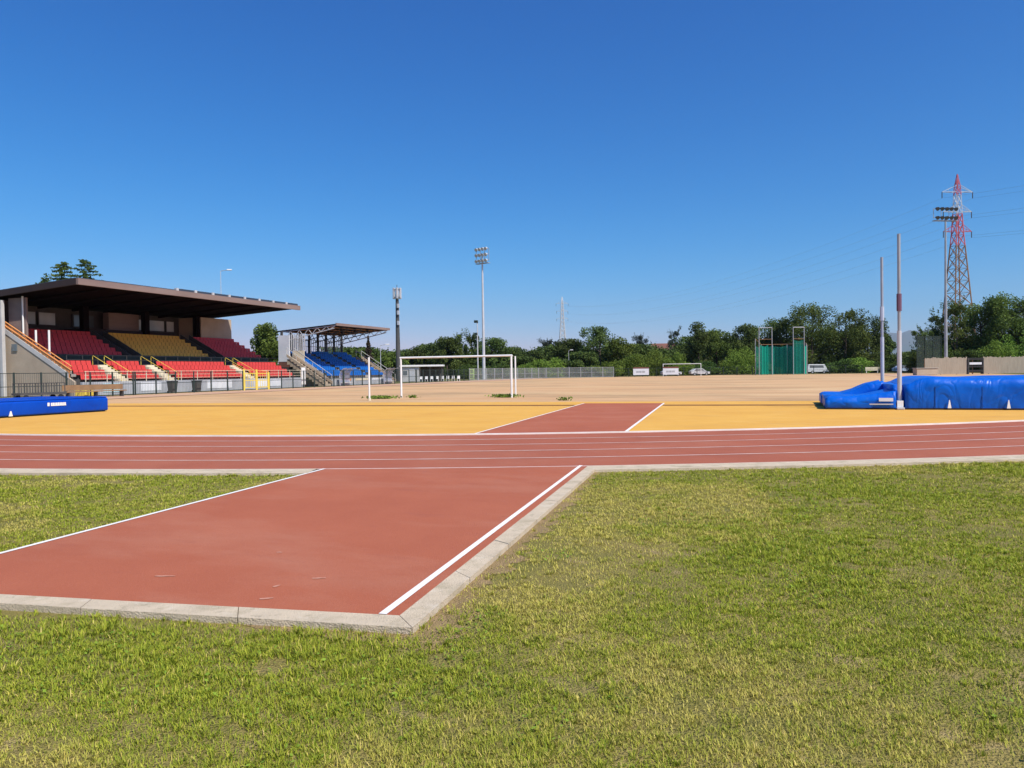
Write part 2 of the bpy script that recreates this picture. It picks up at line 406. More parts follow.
def kerb_quad(a, b, c, d, z0=-.06, z1=.007):
    vs = [(*p, z0) for p in (a, b, c, d)] + [(*p, z1) for p in (a, b, c, d)]
    km.add(vs, [(4,5,6,7),(0,1,5,4),(1,2,6,5),(2,3,7,6),(3,0,4,7)])
def kerb_run(a0, a1, b0, b1, n):
    g = random.Random(n)
    for k in range(n):
        t0, t1 = k/n+(.0006 if k else 0), (k+1)/n-.0006
        dz = g.uniform(-.0025, .002)
        P = lambda a, b, t: (a[0]+(b[0]-a[0])*t, a[1]+(b[1]-a[1])*t)
        kerb_quad(P(a0, a1, t0), P(a0, a1, t1), P(b0, b1, t1), P(b0, b1, t0), z1=.016+dz)
kerb_run(K0[0], K0[1], K1[0], K1[1], 7)
kerb_run(rw(UR+.097, vend(UR)-.023), rw(UL-.3, vend(UL-.3)-.003), rw(UR+.262, vend(UR)-.213), rw(UL-.3, vend(UL-.3)-.17), 4)
struct(km.build('runway_kerb', M['kerb']))
# brown edge kerb across the D
dk = MB()
for a, b in ((-40, -5.72), (-1.96, 12)):
    p, q = rw(a, 31.55), rw(b, 31.55)
    dk.add([(*rw(a, 31.5), -.03), (*rw(b, 31.5), -.03), (*rw(b, 31.68), -.03), (*rw(a, 31.68), -.03), (*rw(a, 31.5), .03), (*rw(b, 31.5), .03), (*rw(b, 31.68), .03), (*rw(a, 31.68), .03)],
           [(4,5,6,7),(0,1,5,4),(1,2,6,5),(2,3,7,6),(3,0,4,7)])
struct(dk.build('high_jump_area_kerb', M['darkkerb']))

def soil():
    mb = MB(); g = random.Random(5); A = []; Bp = []
    n = 150; v0, v1 = vend(UR)-.25, track_v(UR+.3, 6.62)
    for k in range(n+1):
        v = v0+(v1-v0)*k/n; wd = (.12+.04*math.sin(k*.21)+.05*math.sin(k*.83)+.07*g.random())*(1 if k < 110 else .6)
        if k < 16: wd += .06
        A.append(rw(UR+.24, v)); Bp.append(rw(UR+.27+wd, v))
    mb.strip(A, Bp, -.0275)
    A = []; Bp = []
    for k in range(41):
        u = UR+.5-(1.9)*k/40; v = vend(UR)-.18; A.append(rw(u, v if u < UR+.29 else v+.02)); Bp.append(rw(u, v-.05-(.16+.10*g.random())*max(.1, 1-k/40)))
    mb.strip(A, Bp, -.0285)
    struct(mb.build('bare_soil_ground', M['soil']))
soil()
def chalk():
    mb = MB()
    for (u, v, L, a) in ((-4.05, 4.75, .16, .3), (-2.95, 4.42, .09, .5), (-2.85, 4.95, .10, .4), (-3.05, 4.70, .06, 1.2), (-3.6, 5.6, .05, 0)):
        x, y = rw(u, v); c, s_ = math.cos(a), math.sin(a)
        pts = [(-L/2, -.012), (-.2*L, -.02), (L/2, -.006), (L/2, .008), (0, .016), (-L/2, .01)]
        mb.poly([(x+p*c-q*s_, y+p*s_+q*c) for p, q in pts], .007)
    struct(mb.build('chalk_marking', M['chalk']))
chalk()

# ------------------------------------------------------------------ lawn in front of the track
aout = [q for q in OUTP if -40 < q[0][0] < 26 and q[0][1] < 45]
lw = [(p[0]+n[0]*6.11, p[1]+n[1]*6.11) for p, n in aout]
lawn = MB()
# grid that follows the kerb, fine near the camera
A = lw; B = [(p[0]*1.0 + n[0]*3, min(p[1]-1, -14)) for p, n in zip(lw, [q[1] for q in aout])]
lawn.strip(A, B, -.031)
struct(lawn.build('lawn', M['lawn']))

TBL = rng.random((256, 256))
def vnoise(x, y, s, seed=0):
    x = x*s + seed*17.3; y = y*s + seed*9.1
    xi = np.floor(x).astype(int); yi = np.floor(y).astype(int); fx = x-xi; fy = y-yi
    fx = fx*fx*(3-2*fx); fy = fy*fy*(3-2*fy)
    a = TBL[xi & 255, yi & 255]; b = TBL[(xi+1) & 255, yi & 255]; c = TBL[xi & 255, (yi+1) & 255]; d = TBL[(xi+1) & 255, (yi+1) & 255]
    return (a*(1-fx)+b*fx)*(1-fy)+(c*(1-fx)+d*fx)*fy
def fbm(x, y, s, seed=0, o=4):
    t = 0; am = .5; tot = 0
    for k in range(o):
        t = t+am*vnoise(x, y, s*2**k, seed+k); tot += am; am *= .55
    return t/tot

BARE = [(-.97, 3.49, .10), (-2.6, 3.25, .14), (-.31, 3.35, .07), (.78, 4.52, .10), (-1.75, 3.6, .10), (.42, 6.3, .12)]
def make_grass():
    D0, D1 = 1.7, 15.5
    cand = []
    for d0, d1, dens in ((1.7, 3.2, 17000), (3.2, 5, 12500), (5, 7.5, 7500), (7.5, 10.5, 4200), (10.5, 15.5, 2300)):
        ang = R(51)
        n = int(ang*(d1*d1-d0*d0)*dens)
        d = np.sqrt(rng.random(n)*(d1*d1-d0*d0)+d0*d0); a = (rng.random(n)*2-1)*ang + YAW
        cand.append(np.c_[-np.sin(a)*d, np.cos(a)*d, d])
    P = np.concatenate(cand)
    x, y, d = P.T
    ur = x*CT+y*ST; vr = -x*ST+y*CT
    rad = np.hypot(x-CX, y-CY)
    nz = fbm(x, y, 3.0, 5)
    ok = rad > RA+6.56+ (nz-.5)*.22
    ve = 4.29+(ur+2.03)*.0725
    ed = (fbm(x, y, 7.0, 70, 3)-.5)*.30
    in_run = (ur > UL-.03+(nz-.5)*.05) & (ur < UR+.265+ed*.7) & (vr > ve-.175+ed*.9)
    in_run |= (ur > UL-.03) & (ur < UR+.12) & (vr > ve-.04)
    ok &= ~in_run
    dirt = fbm(x, y, 2.2, 40)
    # worn strip along the kerb
    kd = np.where((vr > ve-.3) & (ur > UR), ur-(UR+.30), 9)
    kd2 = np.where((vr < ve) & (ur < UR+.9), np.maximum(ve-.22-vr, ur-(UR+.3)), 9)
    kk = np.minimum(kd, kd2*1.2)
    keep = np.clip((kk+ (dirt-.5)*.6+.05)/.34, .14, 1)
    bare = fbm(x, y, 1.1, 60)
    gap = fbm(x, y, 9.0, 61, 3); keep *= np.clip(1.15-np.clip((gap-.50)/.14, 0, 1)*.75, .3, 1)
    keep *= np.where(bare > .63, .35, 1)
    ok &= rng.random(len(x)) < keep
    for (cx, cy, rr) in BARE:
        q = np.hypot((x-cx), (y-cy)*1.0)/rr + (dirt-.5)*1.6
        ok &= rng.random(len(x)) < np.clip((q-.55)/.5, .12, 1)
    P = P[ok]; x, y, d = P.T
    # tufts: a random share of the spots carries a little bunch of blades leaning outwards
    n0 = len(x)
    g0 = fbm(x, y, .9, 20, 4)
    pick = np.flatnonzero(rng.random(n0) < .0085*(1+.10*d)*np.where(g0 > .5, 1.5, .8))
    num = rng.integers(7, 26, len(pick))
    idx = np.repeat(pick, num)
    spread = np.repeat(.006+.020*rng.random(len(pick))**1.5, num)*(1+.05*d[idx])
    ox = rng.normal(0, 1, len(idx))*spread; oy = rng.normal(0, 1, len(idx))*spread
    tsz = np.repeat(.85+.9*rng.random(len(pick))**2, num); ttone = np.repeat(rng.normal(-.12, .45, len(pick)), num)
    x = np.concatenate([x, x[idx]+ox]); y = np.concatenate([y, y[idx]+oy]); d = np.concatenate([d, d[idx]])
    n = len(x)
    tc = np.arange(n) >= n0
    tox = np.concatenate([np.zeros(n0), ox]); toy = np.concatenate([np.zeros(n0), oy])
    tsz = np.concatenate([np.ones(n0), tsz]); tone_t = np.concatenate([np.zeros(n0), ttone])
    dirt = fbm(x, y, 2.2, 40)
    straw = fbm(x, y, .55, 1, 5); green = fbm(x, y, .9, 20, 4); fine = fbm(x, y, 5, 30, 3)
    h = (.010 + .016*rng.random(n) + .022*np.clip(green-.50, 0, .3)/.3*rng.random(n))*(1+.015*d)
    wd = (.0019+.0019*rng.random(n))*(.75+.18*d)
    h = np.where(tc, h*(.9+.30*tsz), h*.82)
    h *= .8+.4*fbm(x, y, 4.0, 33, 3)/.5
    az = np.where(tc, np.arctan2(toy, tox)+rng.normal(0, .7, n), rng.random(n)*2*np.pi); lean = (.25+.75*rng.random(n))
    dx, dy = np.cos(az), np.sin(az); px, py = -dy, dx
    z0 = np.full(n, -.032)
    def pt(t, s):
        k = lean*h*t*t*1.1
        return np.c_[x+dx*k+px*wd*s, y+dy*k+py*wd*s, z0+h*t*(1-.25*lean*t)]
    V = np.stack([pt(0., -.5), pt(0., .5), pt(.55, .42), pt(.55, -.42), pt(1., 0)], 1).reshape(-1, 3)
    base = np.arange(n)[:, None]*5
    quads = base+np.array([0, 1, 2, 3]); tris = base+np.array([3, 2, 4])
    loops = np.concatenate([quads, tris], 1).ravel()
    starts = (np.arange(n)[:, None]*7+np.array([0, 4])).ravel(); totals = np.tile([4, 3], n)
    me = bpy.data.meshes.new('grass')
    me.vertices.add(len(V)); me.vertices.foreach_set('co', V.astype(np.float32).ravel())
    me.loops.add(len(loops)); me.loops.foreach_set('vertex_index', loops.astype(np.int32))
    me.polygons.add(2*n); me.polygons.foreach_set('loop_start', starts.astype(np.int32)); me.polygons.foreach_set('loop_total', totals.astype(np.int32))
    me.update(calc_edges=True)
    s = np.clip((straw-.43)/.15 + (fine-.5)*1.3 - np.clip((green-.50)/.12, 0, 1)*.85 + rng.normal(0, .24, n) + np.where(tc, tone_t-.08, .03), 0, 1)
    g1 = np.array([.195, .27, .020]); g2 = np.array([.43, .435, .042]); st = np.array([.60, .49, .10]); st2 = np.array([.66, .53, .18])
    r = rng.random(n)[:, None]
    gc = g1*(1-r)+g2*r; sc = st*(1-r)+st2*r
    s3 = s[:, None]
    c = gc*(1-s3)+(sc*.62+gc*.38)*s3
    dry = rng.random(n) < .05+.12*s
    c[dry] = sc[dry]
    c *= (.8+.4*rng.random(n))[:, None]
    C = np.repeat(np.c_[c, np.ones(n)], 5, 0).astype(np.float32)
    at = me.color_attributes.new('blade', 'FLOAT_COLOR', 'POINT'); at.data.foreach_set('color', C.ravel())
    m = bpy.data.materials.new('grass_blades'); m.use_nodes = True
    N = m.node_tree.nodes; L = m.node_tree.links; b = N['Principled BSDF']
    b.inputs['Roughness'].default_value = .65; b.inputs['Specular IOR Level'].default_value = .2
    a = N.new('ShaderNodeAttribute'); a.attribute_name = 'blade'
    L.new(a.outputs['Color'], b.inputs['Base Color'])
    t = N.new('ShaderNodeBsdfTranslucent'); L.new(a.outputs['Color'], t.inputs['Color'])
    ms = N.new('ShaderNodeMixShader'); ms.inputs['Fac'].default_value = .3
    L.new(b.outputs['BSDF'], ms.inputs[1]); L.new(t.outputs['BSDF'], ms.inputs[2]); L.new(ms.outputs['Shader'], N['Material Output'].inputs['Surface'])
    o = link_mesh('grass', me, m)
    tag(o, 'short half dry grass of the lawn in front of the track', 'grass', kind='stuff')
    print('blades', n)
make_grass()

# broad leaved weeds among the grass and tufts at the goal posts
def cards(name, P, size, mats, tones, parent=None, flat=0.0, aspect=1.0):
    n = len(P)
    q = rng.normal(size=(n, 3)); q[:, 2] += flat*3; q /= np.linalg.norm(q, axis=1)[:, None]
    t = rng.normal(size=(n, 3)); t -= (t*q).sum(1)[:, None]*q; t /= np.linalg.norm(t, axis=1)[:, None]
    b = np.cross(q, t)
    s = np.asarray(size)[:, None]*np.ones((n, 1))
    V = np.stack([P+t*s*aspect, P+b*s*.55, P-t*s*aspect, P-b*s*.55], 1).reshape(-1, 3)
    me = bpy.data.meshes.new(name)
    me.vertices.add(4*n); me.vertices.foreach_set('co', V.astype(np.float32).ravel())
    me.loops.add(4*n); me.loops.foreach_set('vertex_index', np.arange(4*n, dtype=np.int32))
    me.polygons.add(n); me.polygons.foreach_set('loop_start', np.arange(0, 4*n, 4, dtype=np.int32)); me.polygons.foreach_set('loop_total', np.full(n, 4, np.int32))
    me.update(calc_edges=True)
    at = me.attributes.new('tone', 'FLOAT', 'POINT'); at.data.foreach_set('value', np.repeat(np.clip(tones, 0, 1), 4).astype(np.float32))
    return me
def weeds():
    ps = []
    n = 26000
    d = np.sqrt(rng.random(n)*(11**2-1.8**2)+1.8**2); a = (rng.random(n)*2-1)*R(44)+YAW
    x, y = -np.sin(a)*d, np.cos(a)*d
    g = fbm(x, y, .9, 20, 4)
    ok = (g > .545) & (np.hypot(x-CX, y-CY) > RA+6.8)
    ur = x*CT+y*ST; vr = -x*ST+y*CT
    ok &= ~((ur > UL-.1) & (ur < UR+.5) & (vr > 3.7))
    x, y = x[ok], y[ok]
    P = np.c_[x, y, -.02+.02*rng.random(len(x))]
    me = cards('weeds', P, .006+.010*rng.random(len(x)), None, rng.random(len(x)), flat=.8)
    o = link_mesh('weeds', me, leaf_mat('clover_leaf', (.11, .20, .02), (.24, .36, .04), .1))
    tag(o, 'green clover and broad leaved weeds among the dry grass', 'weeds', kind='stuff')
weeds()
def tufts():
    pts = []
    for (cx, cy, sx, sy, n) in ((-22.9, 38.9, .7, .35, 420), (-15.7, 40.9, .7, .3, 420), (-21.5, 40.2, .3, .2, 60), (-10.8, 36.6, .25, .15, 60)):
        pts.append(np.c_[rng.normal(cx, sx*.6, n), rng.normal(cy, sy*.6, n), rng.random(n)*.14])
    P = np.concatenate(pts)
    me = cards('tufts', P, .05+.05*rng.random(len(P)), None, rng.random(len(P)))
    tag(link_mesh('weed_tufts', me, BUSHM[1]), 'green weed tufts growing at the feet of the near goal', 'weeds', kind='stuff')
tufts()

# ------------------------------------------------------------------ vegetation
def crown_mesh(kind, seed, n=9000):
    """unit crown: height 1, half width 1 (scaled per tree)"""
    g = np.random.default_rng(seed)
    P, T = [], []
    if kind in ('r', 's', 't'):
        nb = {'r': 34, 's': 26, 't': 30}[kind]
        for k in range(nb):
            t = g.random()
            if kind == 'r': z = .10+.80*t; wmax = .80*math.sqrt(max(0, 1-((z-.48)/.56)**2))
            elif kind == 't': z = .08+.86*t; wmax = .75*max(.12, 1-abs(z-.38)*1.25)
            else: z = .12+.80*t; wmax = .68*math.sqrt(max(0, 1-((z-.55)/.55)**2))
            a = g.random()*2*math.pi; rr = wmax*math.sqrt(g.random())
            c = np.array([rr*math.cos(a), rr*math.sin(a), z])
            br = (.22+.20*g.random())*(.62 if kind == 's' else 1); bz = br*(.40 if kind != 's' else .30)
            m = int(n/nb)
            q = g.normal(size=(m, 3)); q /= np.linalg.norm(q, axis=1)[:, None]
            q *= (g.random(m)**.45)[:, None]
            P.append(c+q*np.array([br, br, bz])); T.append(np.full(m, .15+.6*g.random())+g.normal(0, .14, m)+.12*q[:, 2])
        if kind == 's':       # loose sprays that let the sky through
            for k in range(26):
                a = g.random()*2*math.pi; z = .45+.52*g.random(); rr = .25+.6*g.random()
                m = 60
                s = g.random(m)[:, None]
                p0 = np.array([0, 0, z-.12]); p1 = np.array([rr*math.cos(a), rr*math.sin(a), z+.10*g.random()])
                P.append(p0*(1-s)+p1*s+g.normal(0, .025, (m, 3))); T.append(g.random(m)*.7)
    elif kind == 'c':         # layered cedar
        for k in range(85):
            z = .25+.74*(k/84); L = (.80*(1-z)**.5+.08)*(.65+.5*g.random()); a = k*2.4+g.random()
            m = 80
            s = (g.random(m)**.7)[:, None]
            p0 = np.array([0, 0, z]); p1 = np.array([L*math.cos(a), L*math.sin(a), z-.015+.02*g.random()])
            wd = .05*L+.02
            P.append(p0*(1-s)+p1*s+g.normal(0, 1, (m, 3))*np.array([wd, wd, .004])); T.append(.2+.5*g.random(m))
    elif kind == 'p':         # small cone
        m = n
        z = g.random(m); r = (1-z)*np.sqrt(g.random(m))*(.8+.3*np.sin(z*40)); a = g.random(m)*6.283
        P.append(np.c_[r*np.cos(a), r*np.sin(a), .05+.95*z]); T.append(g.random(m))
    elif kind == 'b':         # shrub mound
        for k in range(30):
            a = g.random()*6.283; rr = .85*math.sqrt(g.random()); z = .12+.72*g.random()*math.sqrt(max(0, 1-rr*rr))
            m = int(n/30)
            q = g.normal(size=(m, 3)); q /= np.linalg.norm(q, axis=1)[:, None]; q *= (g.random(m)**.4)[:, None]
            P.append(np.array([rr*math.cos(a), rr*math.sin(a), z])+q*np.array([.30, .30, .20])); T.append(np.full(m, .2+.55*g.random())+g.normal(0, .15, m))
    return np.concatenate(P), np.concatenate(T), g
CR = {}
def crown(kind, var, h, hw, cardsize):
    key = (kind, var)
    if key not in CR:
        P, T, g = crown_mesh(kind, hash(kind) % 7 if False else ord(kind)*13+var, {'r': 10000, 's': 5200, 't': 8000, 'c': 0, 'p': 3500, 'b': 6500}[kind])
        CR[key] = (P, T)
    P, T = CR[key]
    return P*np.array([hw, hw, h]), T
def limb_mesh(h, hw, var):
    g = random.Random(var)
    mb = MB()
    r = .018*h+.06
    top = (0, 0, h*.75)
    mb.bar((0, 0, -.05), (0.03*h*(g.random()-.5), 0, h*.35), r, 7, r2=r*.72); mb.bar((0.0, 0, h*.35), (0, 0, h*.8), r*.7, 6, r2=r*.2)
    for k in range(6):
        a = k*1.05+g.random(); z = h*(.18+.09*k)
        mb.bar((0, 0, z), (hw*.6*math.cos(a), hw*.6*math.sin(a), z+h*.18), r*.42, 5, r2=r*.12)
    return mb
CM = {}
def plant(name, cat, u, v, h, hw, kind, lm, label, group=None, var=0, card=.16, trunk=True):
    e = empty(name, (u, v, -.03), 0, label, cat, group)
    key = (kind, var, round(h), round(hw*2)/2)
    if key not in CM:
        P, T = crown(kind, var, round(h) or h, max(.5, round(hw*2)/2), card)
        CM[key] = cards('crown', P, card*(.7+.7*rng.random(len(P))), None, T, flat=.15)
    me = CM[key]
    if not me.materials: me.materials.append(LEAF[0])
    o = bpy.data.objects.new('crown', me); COL.objects.link(o); o.parent = e
    o.scale = (hw/max(.5, round(hw*2)/2), hw/max(.5, round(hw*2)/2), h/(round(h) or h))
    o.rotation_euler = (0, 0, random.random()*6.28)
    o.material_slots[0].link = 'OBJECT'; o.material_slots[0].material = lm
    if trunk: limb_mesh(h*(.8 if kind == 's' else 1), hw*(.7 if kind == 's' else 1), var+int(u*7)).build('trunk', M['bark'], e)
    return e

GT = 'trees along the far end of the ground'
TREES = [
(-75.2,132.0,6.1,2.2,'r',1,'low rounded tree just right of the dark mobile phone mast'),
(-82.3,152.9,7.4,3.0,'r',0,'dark round tree rising above the left part of the white kiosk roof'),
(-79.5,158.2,8.5,3.3,'r',0,'dark bushy tree above the right end of the white kiosk roof'),
(-71.2,149.5,9.3,2.7,'r',0,'taller dark tree between the kiosk and the thin feathery trees'),
(-74.7,164.2,11.7,2.2,'s',1,'thin feathery tree with gaps, tallest left of the central floodlight'),
(-73.6,168.9,11.1,2.0,'s',0,'loose wispy tree close against the left side of the central floodlight'),
(-64.4,159.5,9.5,3.3,'r',0,'dark full tree just right of the central floodlight pole'),
(-62.2,166.8,7.3,3.6,'r',0,'low broad tree above the right post of the near goal'),
(-59.4,172.1,6.9,3.2,'r',0,'low dark tree between the near goal and the distant lattice mast'),
(-57.7,181.3,9.6,2.6,'s',3,'pale grey green feathery tree left of the distant lattice mast'),
(-48.3,168.8,9.1,3.1,'r',0,'dark round tree at the foot of the distant lattice mast'),
(-42.1,155.1,5.4,2.8,'r',0,'low very dark tree beneath the tall crown left of the white boards'),
(-40.4,166.4,12.3,3.9,'r',0,'tall dark spreading tree standing well above its neighbours left of the white boards'),
(-35.3,166.1,8.7,3.0,'r',2,'yellow green tree leaning against the tall dark tree'),
(-42.8,229.5,12.4,2.5,'s',3,'hazy grey tree far off left of the red roofed house'),
(-40.4,235.8,10.1,2.5,'s',3,'low hazy grey tree touching the left end of the red roofed house'),
(-28.3,202.9,12.8,2.4,'s',3,'grey green loose tree just right of the red roofed house'),
(-24.3,188.4,7.9,3.5,'r',1,'low mid green tree directly above the far goal'),
(-19.4,176.4,11.8,2.8,'t',0,'dark pointed tree rising over the right post of the far goal'),
(-15.8,182.0,10.6,3.1,'r',1,'round mid green tree between the pointed tree and the throwing cage'),
(-10.4,183.9,12.4,3.6,'r',0,'dark round tree just left of the green throwing cage'),
(-5.5,200.7,14.2,3.9,'r',1,'broad green tree behind the left half of the throwing cage'),
(-0.2,196.3,14.2,3.2,'r',0,'dark tree behind the right half of the throwing cage'),
(5.5,192.0,16.8,4.8,'r',1,'large tall tree just right of the throwing cage, highest of that stretch'),
(13.0,192.7,15.8,4.0,'r',1,'large round tree behind the white van, second highest of that stretch'),
(18.3,198.9,13.7,3.6,'r',0,'dark round tree just left of the rear vault upright'),
(22.2,202.9,9.6,1.9,'r',0,'smaller dark tree seen between the two vault uprights'),
(25.6,169.3,9.6,1.9,'s',0,'feathery tree behind the dark green netting screen'),
(28.5,172.9,12.8,2.9,'s',0,'loose dark tree behind the right floodlight pole'),
(31.7,169.8,14.5,2.8,'s',1,'loose tall tree in front of the red and white pylon'),
(36.7,173.8,14.2,3.2,'r',1,'round tree just right of the red and white pylon'),
(40.0,170.7,15.3,3.6,'r',1,'large green tree at the right edge, tallest above the board fence'),
(44.8,172.5,14.7,3.6,'r',0,'dark tree cut by the right edge of the picture'),
]
for i, (u, v, h, hw, k, c, lab) in enumerate(TREES):
    plant('tree', 'tree', u, v, h, hw*1.5, k, LEAF[c], lab, GT, var=i % 4, card=.20 if k != 's' else .15)
GB = 'shrubs along the far end of the ground'
BUSHES = [
(-69.9,134.0,2.4,2.8,0,'low dark shrub behind the right end of the white kiosk'),
(-61.2,139.4,3.1,2.9,0,'dark shrub behind the pale green gate frame'),
(-56.9,145.3,3.5,3.0,0,'dark shrub seen through the right part of the near goal'),
(-51.4,151.6,4.3,3.0,1,'bright green mound just right of the near goal'),
(-47.0,153.2,4.4,3.2,1,'bright green mound left of the short thin lamp pole'),
(-35.9,153.1,3.3,2.5,1,'small bright green mound under the tall dark spreading tree'),
(-32.8,160.7,5.3,3.9,1,'broad bright green mound above the left white board'),
(-27.6,164.7,5.9,3.8,1,'high bright green mound above the gap between the white boards and the far goal'),
(-22.2,162.5,5.3,2.8,1,'bright green mound behind the far goal'),
(-17.4,168.5,3.3,2.7,0,'low dark shrub at the right post of the far goal'),
(-9.8,175.7,6.4,3.9,1,'large bright green mound left of the throwing cage'),
(-4.8,181.8,2.8,2.8,0,'low dark shrub behind the left gate of the throwing cage'),
(10.6,181.1,3.4,3.1,0,'dark low shrub right of the white van'),
(14.8,182.7,3.6,3.1,1,'green low shrub left of the pale low board'),
(19.4,184.4,2.8,2.2,0,'low dark shrub behind the rear vault upright'),
(24.6,186.4,3.2,2.7,0,'dark shrub behind the silver blue car'),
(36.4,160.8,6.2,2.8,1,'bright green shrub behind the middle of the board fence'),
(40.6,162.4,7.8,3.0,1,'tall bright green shrub behind the right end of the board fence'),
(33.0,160.6,4.6,1.9,0,'dark shrub behind the dark opening of the board fence'),
(25.2,164.2,5.5,2.4,0,'dark shrub behind the left part of the green netting screen'),
(29.1,166.7,5.8,2.4,0,'dark shrub at the foot of the right floodlight pole'),
]
for i, (u, v, h, hw, c, lab) in enumerate(BUSHES):
    plant('shrub', 'shrub', u, v, h, hw*1.35, 'b', BUSHM[c], lab, GB, var=i % 3, card=.15, trunk=False)
# thicket that closes the view beneath the crowns
def thicket():
    line = [(-96, 140), (-72, 168), (-52, 184), (-36, 176), (-20, 192), (0, 206), (26, 206), (34, 180), (60, 176)]
    P, T = [], []
    for (a, b) in zip(line, line[1:]):
        L = math.dist(a, b); n = int(L*800)
        t = rng.random(n); x = a[0]+(b[0]-a[0])*t; y = a[1]+(b[1]-a[1])*t
        hh = 3.4+6.0*fbm(x, y, .11, 80)+np.where((x > -24) & (x < 16), 2.6, 0)
        hh = np.where((x > 16) & (x < 31), hh*.62, hh)
        P.append(np.c_[x+rng.normal(0, 1.6, n), y+rng.normal(0, 1.6, n), hh*rng.random(n)**.8]); T.append(.1+.7*fbm(x, y, .5, 90)+rng.normal(0, .1, n))
    P = np.concatenate(P); T = np.concatenate(T)
    me = cards('thicket', P, .22+.16*rng.random(len(P)), None, T)
    tag(link_mesh('undergrowth', me, LEAF[0]), 'dark undergrowth beneath the far line of trees', 'undergrowth', kind='stuff')
thicket()
plant('cedar_tree', 'tree', -86.86, 68.98, 16.4, 4.4, 'c', LEAF[1], 'cedar top showing above the grandstand roof, left of the pair', 'cedars behind the main stand', 1, .13)
plant('cedar_tree', 'tree', -84.09, 70.02, 16.6, 4.6, 'c', LEAF[0], 'darker cedar top above the grandstand roof, right of the pair', 'cedars behind the main stand', 2, .13)
plant('tree', 'tree', -89.0, 68.0, 14.6, 1.8, 'r', LEAF[0], 'small dark tree tip just above the roof, left of the cedars', None, 1, .2)
plant('tree', 'tree', -79.16, 98.54, 9.9, 2.5, 'r', LEAF[1], 'dense rounded tree standing between the two grandstands', None, 2, .17)
plant('tree', 'tree', -80.0, 99.5, 7.2, 2.1, 'r', LEAF[1], 'lower crown tucked behind the dense tree between the grandstands', None, 3, .17)
plant('conifer_tree', 'tree', -68.96, 113.02, 8.0, 1.7, 'p', LEAF[4], 'small russet conical conifer beyond the blue grandstand', None, 0, .15)

